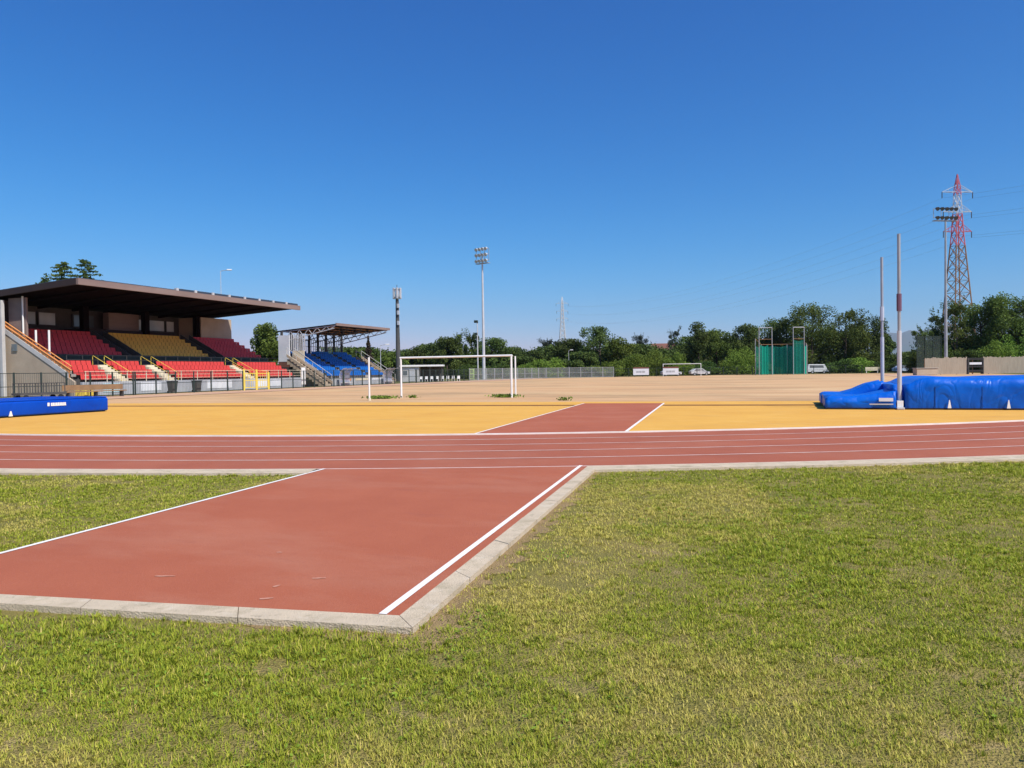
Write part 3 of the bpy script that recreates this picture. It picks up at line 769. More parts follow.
# ------------------------------------------------------------------ main grandstand
def grandstand():
    S = empty('grandstand', (-58, 57, 0), 0, 'long covered grandstand with red and orange seats under a dark brown cantilever roof', 'grandstand')
    inv = (58, -57, 0)
    def B(mb, name, mats, **k):
        mb.v = [(x+58, y-57, z) for x, y, z in mb.v]
        return mb.build(name, mats, k.pop('parent', S), **k)
    v0, v1 = 43.5, 71.8
    U0, Z0, du, dz = -53.2, .95, .78, .40
    def rowz(k): return Z0+dz*k
    # terrace: lower tier of four rows, cross aisle, upper tier of seven rows
    prof = [(U0, 0), (U0, Z0)]
    u = U0; z = Z0
    steps = []
    for k in range(4):
        steps.append((u, z)); prof += [(u-du, z), (u-du, z+dz)]; u -= du; z += dz
    prof[-1] = (u, z)
    prof += [(u-1.3, z), (u-1.3, z+.50)]; wu, wz = u, z; u -= 1.3; z += .50
    up = []
    for k in range(6):
        up.append((u, z)); prof += [(u-du, z), (u-du, z+dz)]; u -= du; z += dz
    prof += [(-66.2, z), (-66.2, 0)]
    top_u, top_z = u, z
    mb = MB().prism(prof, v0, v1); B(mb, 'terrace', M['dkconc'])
    # pitch side wall
    mb = MB().mm((-52.95, 43.3, 0), (-52.7, 71.9, 1.12)); wl = B(mb, 'front_wall', M['greywall'], bevel=.02)
    for a, b, m in ((45.2, 46.8, 'banner2'), (49.0, 51.2, 'banner'), (56.8, 60.2, 'banner'), (63.6, 68.0, 'banner')):
        mb = MB().mm((-52.697, a, .25), (-52.67, b, .98)); B(mb, 'banner', M[m])
    # near end wall under the stairs, stair flight with stringer
    mb = MB().add([(-53.6, 43.3, 0), (-66.2, 43.3, 0), (-66.2, 43.3, 6.05), (-61.6, 43.3, 5.55), (-53.6, 43.3, 1.15),
                   (-53.6, 43.48, 0), (-66.2, 43.48, 0), (-66.2, 43.48, 6.05), (-61.6, 43.48, 5.55), (-53.6, 43.48, 1.15)],
                  [(0,1,2,3,4),(9,8,7,6,5),(0,5,6,1),(1,6,7,2),(2,7,8,3),(3,8,9,4),(4,9,5,0)])
    B(mb, 'end_wall', M['tan'])
    mb = MB().mm((-60.55, 43.22, 3.75), (-59.95, 43.30, 4.35)); B(mb, 'window', M['glass'])
    mb = MB()
    p0, p1 = (-54.2, 1.45), (-61.4, 5.30)
    st = [(p0[0], p0[1]), (p1[0], p1[1]), (p1[0], p1[1]+.42), (p0[0], p0[1]+.42)]
    mb.prism(st, 43.25, 43.297); B(mb, 'stringer', M['offwhite'])
    for k in range(18):
        t = k/17
        pass
    mb = MB()
    for k in range(16):
        t = (k+.5)/16
        mb.mm((p0[0]+(p1[0]-p0[0])*t-.25, 43.5, p0[1]+(p1[1]-p0[1])*t), (p0[0]+(p1[0]-p0[0])*t+.25, 43.95, p0[1]+(p1[1]-p0[1])*t+.22))
    B(mb, 'stair_flight', M['concrete'])
    mb = MB()
    for dzz in (.62, .95):
        mb.bar((p0[0]+.3, 43.35, p0[1]+dzz), (p1[0], 43.35, p1[1]+dzz), .05, 5)
    for k in range(10):
        t = k/9; mb.bar((p0[0]+(p1[0]-p0[0])*t, 43.35, p0[1]+(p1[1]-p0[1])*t), (p0[0]+(p1[0]-p0[0])*t, 43.35, p0[1]+(p1[1]-p0[1])*t+.97), .035, 4)
    B(mb, 'handrail', M['orangepaint'])
    B(MB().prism([(p0[0]+.1, p0[1]+.40), (p1[0], p1[1]+.40), (p1[0], p1[1]+.80), (p0[0]+.1, p0[1]+.80)], 43.36, 43.39), 'infill_panel', M['orangepaint'])
    B(MB().mm((-61.2, 43.52, 5.0), (-59.15, 43.68, 8.2)), 'end_panel', M['fascia'])
    mb = MB()
    for hz in (.25, .55, .85): mb.bar((-52.82, 43.6, 1.12+hz), (-52.82, 71.8, 1.12+hz), .024, 4)
    for y in np.arange(43.7, 71.9, 2.0): mb.bar((-52.82, y, 1.1), (-52.82, y, 2.0), .035, 4)
    B(mb, 'front_railing', M['cream'])
    # white posts at the near end
    for (uu, zb, zt, r) in ((-57.95, 3.6, 5.45, .08), (-56.45, 2.8, 5.4, .08), (-59.4, 4.4, 8.3, .07)):
        mb = MB().bar((uu, 43.44, zb), (uu, 43.44, zt), r, 8); B(mb, 'post', M['white'])
    for (uu, vv) in ((-61.75, 43.0), (-62.6, 42.9), (-61.1, 42.9)):
        mb = MB()
        mb.add([(uu-.17, vv-.18, 0), (uu+.17, vv-.18, 0), (uu+.17, vv+.1, 0), (uu-.17, vv+.1, 0), (uu-.13, vv-.18, 8.0), (uu+.13, vv-.18, 8.0), (uu+.13, vv+.1, 8.0), (uu-.13, vv+.1, 8.0)],
               [(4,5,6,7),(0,1,5,4),(1,2,6,5),(2,3,7,6),(3,0,4,7)])
        B(mb, 'pylon_column', M['offwhite'])
    # rear storey: wall with press boxes
    zb = top_z
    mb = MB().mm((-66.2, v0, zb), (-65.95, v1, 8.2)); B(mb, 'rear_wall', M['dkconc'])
    mb = MB().mm((-65.9, v0+.1, zb), (top_u-.55, v0+2.2, 8.2)); B(mb, 'press_box', M['gable'])
    mb = MB().mm((-65.9, 52.3, zb), (top_u-.9, 63.4, zb+.75)); B(mb, 'parapet', M['gable'])
    mb = MB().mm((-65.9, 66.8, zb), (top_u-.35, 71.7, 8.15)); B(mb, 'press_box', M['tan'])
    mb = MB().mm((-65.0, 55.9, zb+.75), (-64.2, 59.6, 8.0)); B(mb, 'press_box', M['fascia'])
    for (a, b, m) in ((45.9, 47.3, 'paleglass'), (47.7, 49.2, 'paleglass'), (49.6, 51.2, 'paleglass'), (53.2, 55.4, 'glass'), (60.0, 61.9, 'paleglass'), (62.4, 64.4, 'paleglass'), (64.8, 65.8, 'paleglass')):
        fr = MB().mm((-65.9, a-.1, zb+1.0), (-65.7, b+.1, zb+2.3)); fo = B(fr, 'window', M['darkmetal'])
        mb = MB().mm((-65.698, a, zb+1.08), (-65.67, b, zb+2.2)); po = B(mb, 'pane', M[m], parent=fo)
    for vv in (45.0, 52.2, 59.4, 66.6):
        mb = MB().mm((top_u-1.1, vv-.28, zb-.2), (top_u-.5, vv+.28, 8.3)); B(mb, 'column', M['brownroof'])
    # upper tier partitions beside the two aisles
    for vv in (53.0, 64.0):
        for s in (-.62, .62):
            pr = [(up[0][0], up[0][1]), (top_u, top_z), (top_u, top_z+.55), (up[0][0], up[0][1]+.55)]
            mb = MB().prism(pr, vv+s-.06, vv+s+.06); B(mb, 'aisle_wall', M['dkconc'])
    mb = MB().mm((wu-1.36, v0+1.3, wz+.45), (wu-1.22, v1, wz+.95)); B(mb, 'parapet', M['greenmetal'])
    mb = MB()
    for vv in np.arange(v0+1.3, v1, 1.5): mb.bar((wu+.05, vv, wz), (wu+.05, vv, wz+.85), .025, 4)
    for hz in (.45, .85): mb.bar((wu+.05, v0+1.3, wz+hz), (wu+.05, v1, wz+hz), .025, 4)
    B(mb, 'aisle_railing', M['darkmetal'])
    # lower tier stairs
    for vv in (47.9, 53.0, 64.0):
        mb = MB()
        for k in range(8):
            uu = U0+.1-(k+.5)*du*.5; zz = Z0-.02+dz*.5*k+.22
            mb.mm((uu-.21, vv-.5, zz-.35), (uu+.21, vv+.5, zz+.02))
        B(mb, 'steps', M['cream'])
        for s in (-.58, .58):
            mb = MB().path([(U0+.15, vv+s, Z0+.1), (U0+.15, vv+s, Z0+.85), (wu, vv+s, wz+.85), (wu, vv+s, wz)], .022, 5)
            B(mb, 'handrail', M['yellowpaint'])
    # seats
    sm = MB()
    sm.mm((-.22, -.22, .36), (.20, .22, .41)); sm.add([(-.20, -.22, .40), (-.20, .22, .40), (-.28, .22, .78), (-.28, -.22, .78), (-.16, -.22, .40), (-.16, .22, .40), (-.24, .22, .78), (-.24, -.22, .78)],
        [(0,1,2,3),(7,6,5,4),(0,4,5,1),(1,5,6,2),(2,6,7,3),(3,7,4,0)])
    sm.mm((-.06, -.05, 0), (.02, .05, .36), 1)
    spots = []
    for (uu, zz) in steps:
        for y in np.arange(v0+.8, v1-.3, .5):
            if min(abs(y-47.9), abs(y-53.0), abs(y-64.0)) > .8: spots.append((uu-.42, y, zz, 'red'))
    for (uu, zz) in up:
        for y in np.arange(v0+.8, v1-.3, .5):
            if min(abs(y-53.0), abs(y-64.0)) > .9: spots.append((uu-.42, y, zz, 'orange' if 53 < y < 64 else 'red_shade'))
    spots.sort(key=lambda s: s[0]**2+s[1]**2)
    src = {}
    for c in ('red', 'orange', 'red_shade'):
        mm_ = MB(); mm_.v, mm_.f, mm_.m = list(sm.v), list(sm.f), list(sm.m)
        o = mm_.build('seat', [M[c], M['darkmetal']], S); src[c] = [o, False]
    rest = MB()
    mi = {'red': 0, 'orange': 1, 'red_shade': 2}
    n = 0
    for (x, y, z, c) in spots:
        if n < 97 or not src[c][1]:
            if not src[c][1]: o = src[c][0]; src[c][1] = True
            else:
                o = src[c][0].copy(); COL.objects.link(o); o.parent = S
            o.location = (x+58, y-57, z); n += 1
        else:
            rest.add([(a+x, b+y, cc+z) for a, b, cc in sm.v], sm.f, mi[c])
    ro = B(rest, 'seat_rows', [M['red'], M['orange'], M['red_shade']], fix=False); ro['kind'] = 'stuff'
    # roof: deep cantilever falling to the rear
    def rz(uu, base): return base+(uu+52.3)*.066
    prf = [(-52.5, 9.24), (-67.0, 8.36), (-67.0, 8.24), (-52.5, 9.0)]
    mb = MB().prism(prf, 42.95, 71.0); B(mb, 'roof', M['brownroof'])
    mb = MB().mm((-52.5, 42.8, 8.84), (-52.28, 71.15, 9.33)); B(mb, 'fascia', M['fascia'])
    gm = MB().add([(-52.5, 42.75, 8.85), (-67.1, 42.75, 7.95), (-67.1, 42.75, 8.42), (-52.5, 42.75, 9.34), (-52.5, 42.95, 8.85), (-67.1, 42.95, 7.95), (-67.1, 42.95, 8.42), (-52.5, 42.95, 9.34)],
                  [(0,1,2,3),(7,6,5,4),(0,4,5,1),(1,5,6,2),(2,6,7,3),(3,7,4,0)])
    B(gm, 'gable_board', M['gable'])
    for vv in np.arange(46.2, 71, 3.55):
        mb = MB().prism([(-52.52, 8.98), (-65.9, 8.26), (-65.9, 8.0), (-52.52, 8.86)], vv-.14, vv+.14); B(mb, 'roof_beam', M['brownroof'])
    for k in range(8):
        a = 53.2+k*2.25
        mb = MB().mm((-52.9, a, 9.3), (-52.3, a+1.75, 9.52)); B(mb, 'roof_panel', M['bluegutter'])
        mb = MB().mm((-52.6, a-.36, 9.33), (-52.3, a-.08, 9.56)); B(mb, 'bracket', M['ltgrey'])
    mb = MB().prism([(-52.35, 9.335), (-67.1, 8.43), (-67.1, 8.5), (-52.35, 9.4)], 42.8, 53); B(mb, 'roof_sheet', M['bluegutter'])
grandstand()

# ------------------------------------------------------------------ second, blue grandstand
def blue_stand():
    S = empty('grandstand', (-57, 84, 0), 0, 'smaller grandstand with blue seats under a trussed roof on slim columns', 'grandstand')
    def B(mb, name, mats, **k):
        mb.v = [(x+57, y-84, z) for x, y, z in mb.v]
        return mb.build(name, mats, k.pop('parent', S), **k)
    v0, v1 = 77.3, 91.3
    U0, Z0, du, dz = -52.6, .95, .72, .36
    prof = [(U0, 0), (U0, Z0)]; u, z = U0, Z0; st = []
    for k in range(9):
        st.append((u, z)); prof += [(u-du, z), (u-du, z+dz)]; u -= du; z += dz
    prof += [(-60.2, z), (-60.2, 0)]
    B(MB().prism(prof, v0, v1), 'terrace', M['concrete'])
    B(MB().mm((-52.5, v0, 0), (-52.3, v1, .95)), 'front_wall', M['greywall'])
    for a, b, m in ((79.0, 81.4, 'orangepaint'), (82.4, 85.5, 'cream'), (86.5, 90, 'banner')):
        B(MB().mm((-52.297, a, .6), (-52.27, b, .9)), 'banner', M[m])
    for vv in (v0-1.5, v1+.1):
        mb = MB()
        for k in range(12):
            t = (k+.5)/12; mb.mm((-52.4-5.4*t-.24, vv, 0.0 if k < 1 else .3*(k-1)*.9), (-52.4-5.4*t+.24, vv+1.3, .15+3.35*t))
        B(mb, 'stair_flight', M['tan'])
        for s in (-.05, 1.35):
            B(MB().prism([(-52.2, .25), (-57.8, 3.65), (-57.8, 4.0), (-52.2, .6)], vv+s-.05, vv+s+.05), 'stringer', M['tan'])
            mb = MB().path([(-52.3, vv+s, .3), (-52.3, vv+s, 1.35), (-57.8, vv+s, 4.75), (-57.8, vv+s, 3.8)], .035, 5)
            for t in (.25, .5, .75): mb.bar((-52.3-5.5*t, vv+s, .3+3.4*t), (-52.3-5.5*t, vv+s, 1.35+3.4*t), .025, 4)
            B(mb, 'handrail', M['offwhite'])
    # pale side screen and the dark door below it
    B(MB().mm((-60.1, v0-.18, 3.1), (-58.45, v0-.04, 6.4)), 'side_screen', M['banner'])
    mb = MB()
    for k in range(8):
        mb.mm((-58.3+k*.28, v0-.05, 4.5), (-58.2+k*.28, v0+.05, 6.5))
    B(mb, 'screen_slats', M['ltgrey'])
    B(MB().mm((-58.0, v0-.16, 2.9), (-56.3, v0-.03, 4.45)), 'side_panel', M['cream'])
    B(MB().mm((-60.1, v0-.16, 2.4), (-58.2, v0-.03, 3.09)), 'side_band', M['tile'])
    B(MB().mm((-60.0, v0-.15, 0), (-58.2, v0-.03, 2.39)), 'door', M['darkmetal'])
    # columns, back rail, pale back screen
    for k in range(8):
        vv = v0+.3+k*(v1-v0-.6)/7
        B(MB().mm((-60.05, vv-.11, z), (-59.8, vv+.11, 7.0)), 'column', M['darkmetal'])
    mb = MB()
    for vv in np.arange(v0+.5, v1-.4, .42): mb.bar((-60.1, vv, z), (-60.1, vv, z+1.9), .045, 4)
    for hz in (.1, 1.0, 1.9): mb.bar((-60.1, v0+.3, z+hz), (-60.1, v1-.3, z+hz), .05, 4)
    B(mb, 'back_railing', M['ltgrey'])
    # roof plane and cantilever trusses
    prf = [(-51.9, 7.62), (-60.6, 7.02), (-60.6, 6.9), (-51.9, 7.48)]
    B(MB().prism(prf, v0+.3, v1-.8), 'roof', M['brownroof'])
    B(MB().mm((-51.9, v0+.25, 7.4), (-51.75, v1-.75, 7.72)), 'fascia', M['fascia'])
    for k in range(5):
        vv = v0+.4+k*(v1-v0-1.4)/4
        mb = MB()
        t0, t1 = Vector((-52.0, vv, 7.42)), Vector((-60.0, vv, 6.88)); b0, b1 = Vector((-52.2, vv, 7.1)), Vector((-60.0, vv, 5.6))
        mb.bar(t0, t1, .07, 4); mb.bar(b0, b1, .07, 4)
        for j in range(6):
            a = t0.lerp(t1, j/6); b = b0.lerp(b1, (j+.5)/6); c = t0.lerp(t1, (j+1)/6)
            mb.bar(a, b, .045, 4); mb.bar(b, c, .045, 4)
        B(mb, 'truss', M['ltgrey'] if k in (0, 4) else M['darkmetal'])
    mb = MB()
    for uu in (-53.5, -55.5, -57.5, -59.5): mb.mm((uu-.06, v0+.4, 6.78+(uu+60.6)*.066), (uu+.06, v1-.9, 6.92+(uu+60.6)*.066))
    B(mb, 'purlins', M['rust'])
    # seats
    sm = MB()
    sm.mm((-.22, -.22, .30), (.20, .22, .35)); sm.add([(-.20, -.22, .34), (-.20, .22, .34), (-.28, .22, .66), (-.28, -.22, .66), (-.16, -.22, .34), (-.16, .22, .34), (-.24, .22, .66), (-.24, -.22, .66)],
        [(0,1,2,3),(7,6,5,4),(0,4,5,1),(1,5,6,2),(2,6,7,3),(3,7,4,0)])
    spots = []
    for (uu, zz) in st:
        for y in np.arange(v0+.35, v1-.2, .5):
            if min(abs(y-81.9), abs(y-86.7)) > .55: spots.append((uu-.40, y, zz))
    spots.sort(key=lambda s: s[0]**2+s[1]**2)
    src = sm.build('seat', M['blue'], S); rest = MB()
    for n, (x, y, zz) in enumerate(spots):
        if n < 100:
            o = src if n == 0 else src.copy()
            if n: COL.objects.link(o); o.parent = S
            o.location = (x+57, y-84, zz)
        else: rest.add([(a+x, b+y, c+zz) for a, b, c in (sm.v if n else sm.v)], sm.f)
    ro = B(rest, 'seat_rows', M['blue'], fix=False); ro['kind'] = 'stuff'
blue_stand()

# ------------------------------------------------------------------ fences
def fence(a, b, h, step, label, m='greenmetal', mesh=None, bars=.16, group='boundary fence sections'):
    a, b = Vector((*a, 0)), Vector((*b, 0)); L = (b-a).length; d = (b-a)/L; n = max(1, round(L/step))
    S = empty('boundary_fence', a, 0, label, 'fence', group)
    for k in range(n+1):
        p = d*(L*k/n)
        MB().bar(p+Vector((0, 0, -.03)), p+Vector((0, 0, h+.06)), .065, 6).build('post', M[m], S)
    mb = MB()
    for z in (.08, h*.5, h): mb.bar(Vector((0, 0, z)), d*L+Vector((0, 0, z)), .032, 4)
    if bars:
        for k in range(int(L/bars)):
            p = d*(bars*(k+.5)); mb.bar(p+Vector((0, 0, .08)), p+Vector((0, 0, h)), .008, 3)
    mb.build('rails', M[m], S)
    if mesh:
        q = MB(); o_ = Vector((d.y, -d.x, 0))*-.03
        q.add([o_+Vector((0, 0, .1)), d*L+o_+Vector((0, 0, .1)), d*L+o_+Vector((0, 0, h-.05)), o_+Vector((0, 0, h-.05))], [(0, 1, 2, 3)])
        q.build('mesh_panel', M[mesh], S, fix=False)
    return S
FX = -50.2
fence((FX, 26), (FX, 45.9), 1.85, 2.0, 'dark steel fence in front of the near end of the large grandstand')
fence((FX, 46.1), (FX, 58.9), 1.85, 2.0, 'dark steel fence before the middle of the large grandstand, left of the yellow gate')
fence((FX, 62.9), (FX, 76.4), 1.85, 2.0, 'dark steel fence between the yellow gate and the blue grandstand')
fence((FX, 76.6), (FX, 95), 1.85, 2.0, 'dark steel fence along the front of the blue grandstand')
fence((FX, 95.2), (FX, 114), 1.85, 2.2, 'dark steel fence before the white kiosk')
fence((FX, 114.2), (-44.5, 138), 2.0, 2.4, 'grey fence with pale mesh behind the near goal', 'grey', 'privacy')
fence((-44.3, 138.2), (-33.2, 148.2), 2.0, 2.4, 'grey fence with pale mesh between the near goal and the white boards', 'grey', 'privacy')
fence((-33.0, 148.4), (-10.2, 163.6), 1.7, 3.0, 'low thin fence behind the white boards and the far goal', 'greenmetal', None, .3)
fence((-10, 163.8), (26, 165), 1.7, 3.0, 'low thin fence behind the throwing cage', 'greenmetal', None, .3)

# yellow gate in the fence
def gate():
    S = empty('yellow_gate', (FX, 60.9, 0), 0, 'bright yellow tubular gate in the fence before the red seats', 'gate')
    for y in (-1.85, .0, 1.85): MB().bar((0, y, -.03), (0, y, 2.05 if y < 1 else 1.75), .10, 6).build('post', M['yellowpaint'], S)
    for (a, b) in ((-1.85, 0), (0, 1.85)):
        mb = MB()
        for z in (.25, .95, 1.65): mb.bar((0, a+.1, z), (0, b-.1, z), .04, 5)
        for k in range(5): mb.bar((0, a+.2+k*.36, .25), (0, a+.2+k*.36, 1.65), .02, 4)
        mb.build('leaf', M['yellowpaint'], S)
    mb = MB().path([(-1.2, -2.0, 2.6), (-.05, -2.0, 2.05), (-.05, 2.0, 1.85)], .05, 5); mb.build('top_rail', M['orangepaint'], S)
gate()
S = empty('gate_frame', (-50.9, 116.6, 0), R(-8), 'pale green metal gate frame at the fence behind the near goal', 'gate')
for y in (-.75, .75): MB().box((0, y, 1.0), (.14, .14, 2.0)).build('post', M['greenpaint'], S)
mb = MB()
for z in (.3, 1.15, 1.9): mb.bar((0, -.7, z), (0, .7, z), .06, 4)
for k in range(5): mb.bar((0, -.5+k*.25, .3), (0, -.5+k*.25, 1.9), .025, 4)
mb.build('leaf', M['greenpaint'], S)

# ------------------------------------------------------------------ jump mats
def rounded_block(u0, u1, v0, v1, prof_h, n=26, m=14, sag=.02, seed=0, z0=.04, RIM=.24):
    """soft block: heights from prof_h(u); rounded rim; gently creased sides"""
    mb = MB(); idx = {}
    us = np.linspace(u0, u1, n); g = np.random.default_rng(seed)
    ring = []
    ns = 8
    for i, u in enumerate(us):
        h = prof_h(u); pts = []
        rr = min(RIM, h*.42)
        def bulge(z): return .035*math.sin(math.pi*min(1, max(0, (z-z0)/max(.05, h-z0))))
        for k in range(ns+1):
            z = z0+(h-rr-z0)*k/ns; pts.append((v0-bulge(z), z))
        for k in range(1, 5):
            a = math.pi/2*k/5; pts.append((v0+rr-rr*math.cos(a), h-rr+rr*math.sin(a)))
        for k in range(m+1):
            t = k/m; pts.append((v0+rr+(v1-v0-2*rr)*t, h-sag*math.sin(math.pi*t)))
        for k in range(1, 5):
            a = math.pi/2*k/5; pts.append((v1-rr+rr*math.sin(a), h-rr+rr*math.cos(a)))
        for k in range(ns+1):
            z = h-rr-(h-rr-z0)*k/ns; pts.append((v1+bulge(z), z))
        e = 1.0
        ring.append([(u, p[0], p[1]) for p in pts])
    M_ = len(ring[0]); vs = []
    for r in ring:
        for (x, y, z) in r:
            s = .010*math.sin(x*5.3+z*7+seed)+.006*math.sin(x*13.1-z*17+y*3)
            nx = x*0; side = -1 if y < (v0+v1)/2 else 1
            vs.append((x+.01*math.sin(z*21+y*5), y+side*s*(1 if y < v0+.1 or y > v1-.1 else 0), z+.010*math.sin(x*3.1+y*2.3+seed)))
    fs = []
    for i in range(n-1):
        for j in range(M_-1):
            fs.append((i*M_+j, i*M_+j+1, (i+1)*M_+j+1, (i+1)*M_+j))
    fs.append(tuple(range(M_))); fs.append(tuple(range((n-1)*M_+M_-1, (n-1)*M_-1, -1)))
    mb.add(vs, fs)
    return mb
# pole vault landing bed
S = empty('pole_vault_mat', (7, 31.5, 0), 0, 'large blue tarpaulin covered pole vault landing mat with sloping front wedge', 'landing mat')
def B(mb, name, mats, **k):
    mb.v = [(x-7, y-31.5, z) for x, y, z in mb.v]
    return mb.build(name, mats, k.pop('parent', S), **k)
B(rounded_block(3.84, 10.6, 29.0, 34.6, lambda u: 1.08-.22*math.exp(-((u-3.84)/.38)**2)+.02*math.sin(u*1.7), 44, 20, .05, 1), 'main_mat', M['tarp'], smooth=True)
def wing(u):
    t = [(1.27, .38), (1.4, .46), (2.05, .45), (2.5, .60), (3.0, .83), (3.55, .94)]
    for (a, ha), (b, hb) in zip(t, t[1:]):
        if u <= b: return ha+(hb-ha)*(u-a)/(b-a)
    return .94
def wing_low(u):
    t = [(1.27, .38), (1.4, .47), (2.1, .45), (2.7, .50), (3.2, .60), (3.55, .68)]
    for (a, ha), (b, hb) in zip(t, t[1:]):
        if u <= b: return ha+(hb-ha)*(u-a)/(b-a)
    return .68
B(rounded_block(1.27, 3.55, 29.0, 31.2, wing_low, 24, 10, .04, 2), 'front_wedge', M['tarp'], smooth=True)
B(rounded_block(1.27, 3.55, 32.5, 34.6, wing, 24, 10, .04, 5), 'front_wedge', M['tarp'], smooth=True)
B(MB().mm((1.3, 31.15, .03), (3.9, 32.55, .42)), 'box_pad', M['tarp'])
B(rounded_block(3.5, 3.9, 29.5, 34.2, lambda u: .86, 5, 10, .03, 7), 'joint_cover', M['tarp'], smooth=True)
mb = MB().mm((1.3, 28.98, 0), (3.53, 34.55, .05)); mb.mm((3.86, 28.98, 0), (10.6, 34.55, .05)); B(mb, 'base_pallet', M['black'])
for uu in (4.75, 6.15, 7.55, 8.95):
    B(MB().mm((uu-.006, 28.96, .06), (uu+.006, 28.975, .78)), 'seam', M['tarpdark'])
for uu in (5.17, 6.90, 8.6):
    mb = MB().add([(uu-.05, 28.9, .05), (uu+.06, 28.9, .05), (uu+.02, 28.93, .33), (uu-.0, 28.93, .33), (uu-.05, 28.92, .05), (uu+.06, 28.92, .05), (uu+.02, 28.95, .33), (uu, 28.95, .33)],
        [(0,1,2,3),(7,6,5,4),(0,4,5,1),(1,5,6,2),(2,6,7,3),(3,7,4,0)]); B(mb, 'strap', M['white'])
B(MB().mm((3.0, 28.90, .28), (3.45, 28.93, .40)), 'label_patch', M['banner'])
B(MB().mm((2.7, 28.90, .16), (3.45, 28.925, .20)), 'label_patch', M['ltgrey'])
# upright stands for the vault bar
def upright(u, v, label, clamp='purple'):
    S = empty('vault_upright', (u, v, 0), 0, label, 'upright', 'pole vault uprights')
    MB().mm((-.12, -.35, 0), (.12, .35, .07)).build('base', M['ltgrey'], S, bevel=.01)
    MB().mm((-.1, -.16, .07), (.1, .10, .30)).build('foot_box', M['white'], S, bevel=.01)
    MB().bar((0, 0, .07), (0, 0, 2.75), .075, 10).build('lower_tube', M['ltgrey'], S)
    MB().bar((0, 0, 2.75), (0, 0, 6.15), .055, 10).build('upper_tube', M['grey'], S)
    MB().bar((0, 0, 3.45), (0, 0, 4.05), .085, 8).build('bar_carriage', M[clamp], S)
    MB().bar((0, 0, 3.9), (.0, .28, 3.9), .015, 5).build('peg', M['grey'], S)
    return S
upright(3.68, 29.15, 'tall grey vault upright with a dark sleeve, in front of the blue mat')
upright(3.78, 35.1, 'tall grey vault upright standing behind the blue mat', 'ltgrey')
# high jump mat
S = empty('high_jump_mat', (-30.5, 21.5, 0), 0, 'blue high jump landing mat with small white lettering on its side', 'landing mat')
def B(mb, name, mats, **k):
    mb.v = [(x+30.5, y-21.5, z) for x, y, z in mb.v]
    return mb.build(name, mats, k.pop('parent', S), **k)
B(MB().mm((-32.6, 18.4, .03), (-28.5, 24.7, .60)), 'mat_body', M['matblue'], bevel=.07, seg=3, smooth=True)
B(MB().mm((-32.56, 18.44, .602), (-28.54, 24.66, .66)), 'top_cover', M['matblue'], bevel=.025)
B(MB().mm((-32.5, 18.5, 0), (-28.6, 24.6, .035)), 'base_pallet', M['black'])
mb = MB()
yy = 21.78
mb.mm((-28.497, yy, .36), (-28.485, yy+.09, .50)); yy += .15
for wd in (.07, .09, .06, .08, .09, .07, .08, .06, .09):
    mb.mm((-28.497, yy, .37), (-28.485, yy+wd-.018, .49)); yy += wd
mb.mm((-28.497, 21.93, .36), (-28.486, yy, .385))
B(mb, 'lettering', M['white'])
B(MB().add([(-28.49, 20.15, .04), (-28.49, 20.30, .04), (-28.47, 20.24, .24), (-28.47, 20.20, .24), (-28.46, 20.15, .04), (-28.46, 20.30, .04), (-28.45, 20.24, .24), (-28.45, 20.20, .24)],
  [(0,1,2,3),(7,6,5,4),(0,4,5,1),(1,5,6,2),(2,6,7,3),(3,7,4,0)]), 'strap', M['white'])

# ------------------------------------------------------------------ goals and white poles
def goal(c, rz, label, wdt=7.32, h=2.44, r=.06, m='white'):
    S = empty('football_goal', (*c, 0), rz, label, 'goal', 'football goals')
    for s in (-1, 1): MB().bar((s*wdt/2, 0, -.03), (s*wdt/2, 0, h), r, 10).build('goalpost', M[m], S)
    MB().bar((-wdt/2-r, 0, h), (wdt/2+r, 0, h), r, 10).build('crossbar', M[m], S)
    for s in (-1, 1):
        MB().bar((s*wdt/2, 0, h-.02), (s*wdt/2, .28, h-.03), .018, 5).build('net_bracket', M[m], S)
    return S
goal((-18.85, 40.66), R(0), 'near white football goal without a net on the bare pitch')
goal((-19.7, 149.5), R(5), 'far small looking white football goal in front of the trees')
for (u, v, h, lab) in ((-22.26, 36.5, 2.42, 'slim white pole left of the near goal'), (-15.9, 43.26, 2.45, 'slim white pole close beside the right post of the near goal')):
    S = empty('net_pole', (u, v, 0), 0, lab, 'pole', 'white poles beside the goal')
    MB().bar((0, 0, -.03), (0, 0, h), .05, 8).build('shaft', M['white'], S)
    MB().bar((0, 0, -.03), (0, 0, .12), .085, 8).build('sleeve', M['cream'], S)

# ------------------------------------------------------------------ masts, floodlights, pylons
def floodlight(c, h, rz, label, rows, cols, wdt, m='ltgrey', r=.32, hh=2.2):
    S = empty('floodlight', (*c, 0), rz, label, 'floodlight', 'floodlight masts')
    MB().bar((0, 0, -.03), (0, 0, h-1.4), r, 10, r2=r*.45).build('pole', M[m], S, smooth=False)
    mb = MB()
    for k in range(rows):
        z = h-hh+k*(hh/max(1, rows-1)); mb.bar((-wdt/2, .1, z), (wdt/2, .1, z), .07, 4)
    for s in (-.5, -.17, .17, .5): mb.bar((wdt*s, .1, h-hh-.1), (wdt*s, .1, h+.05), .05, 4)
    mb.mm((-wdt/2, -.2, h-hh-.55), (wdt/2, .5, h-hh-.45))
    mb.build('head_frame', M['grey'], S)
    for k in range(rows):
        for j in range(cols):
            x = -wdt/2+wdt*(j+.5)/cols; z = h-hh+.05+k*(hh/max(1, rows-1))
            l = MB(); l.bar((x, .0, z+.05), (x, -.45, z-.18), .17, 8, r2=.36)
            l.build('lamp', M['ltgrey'] if m == 'ltgrey' else M['darkmetal'], S)
    return S
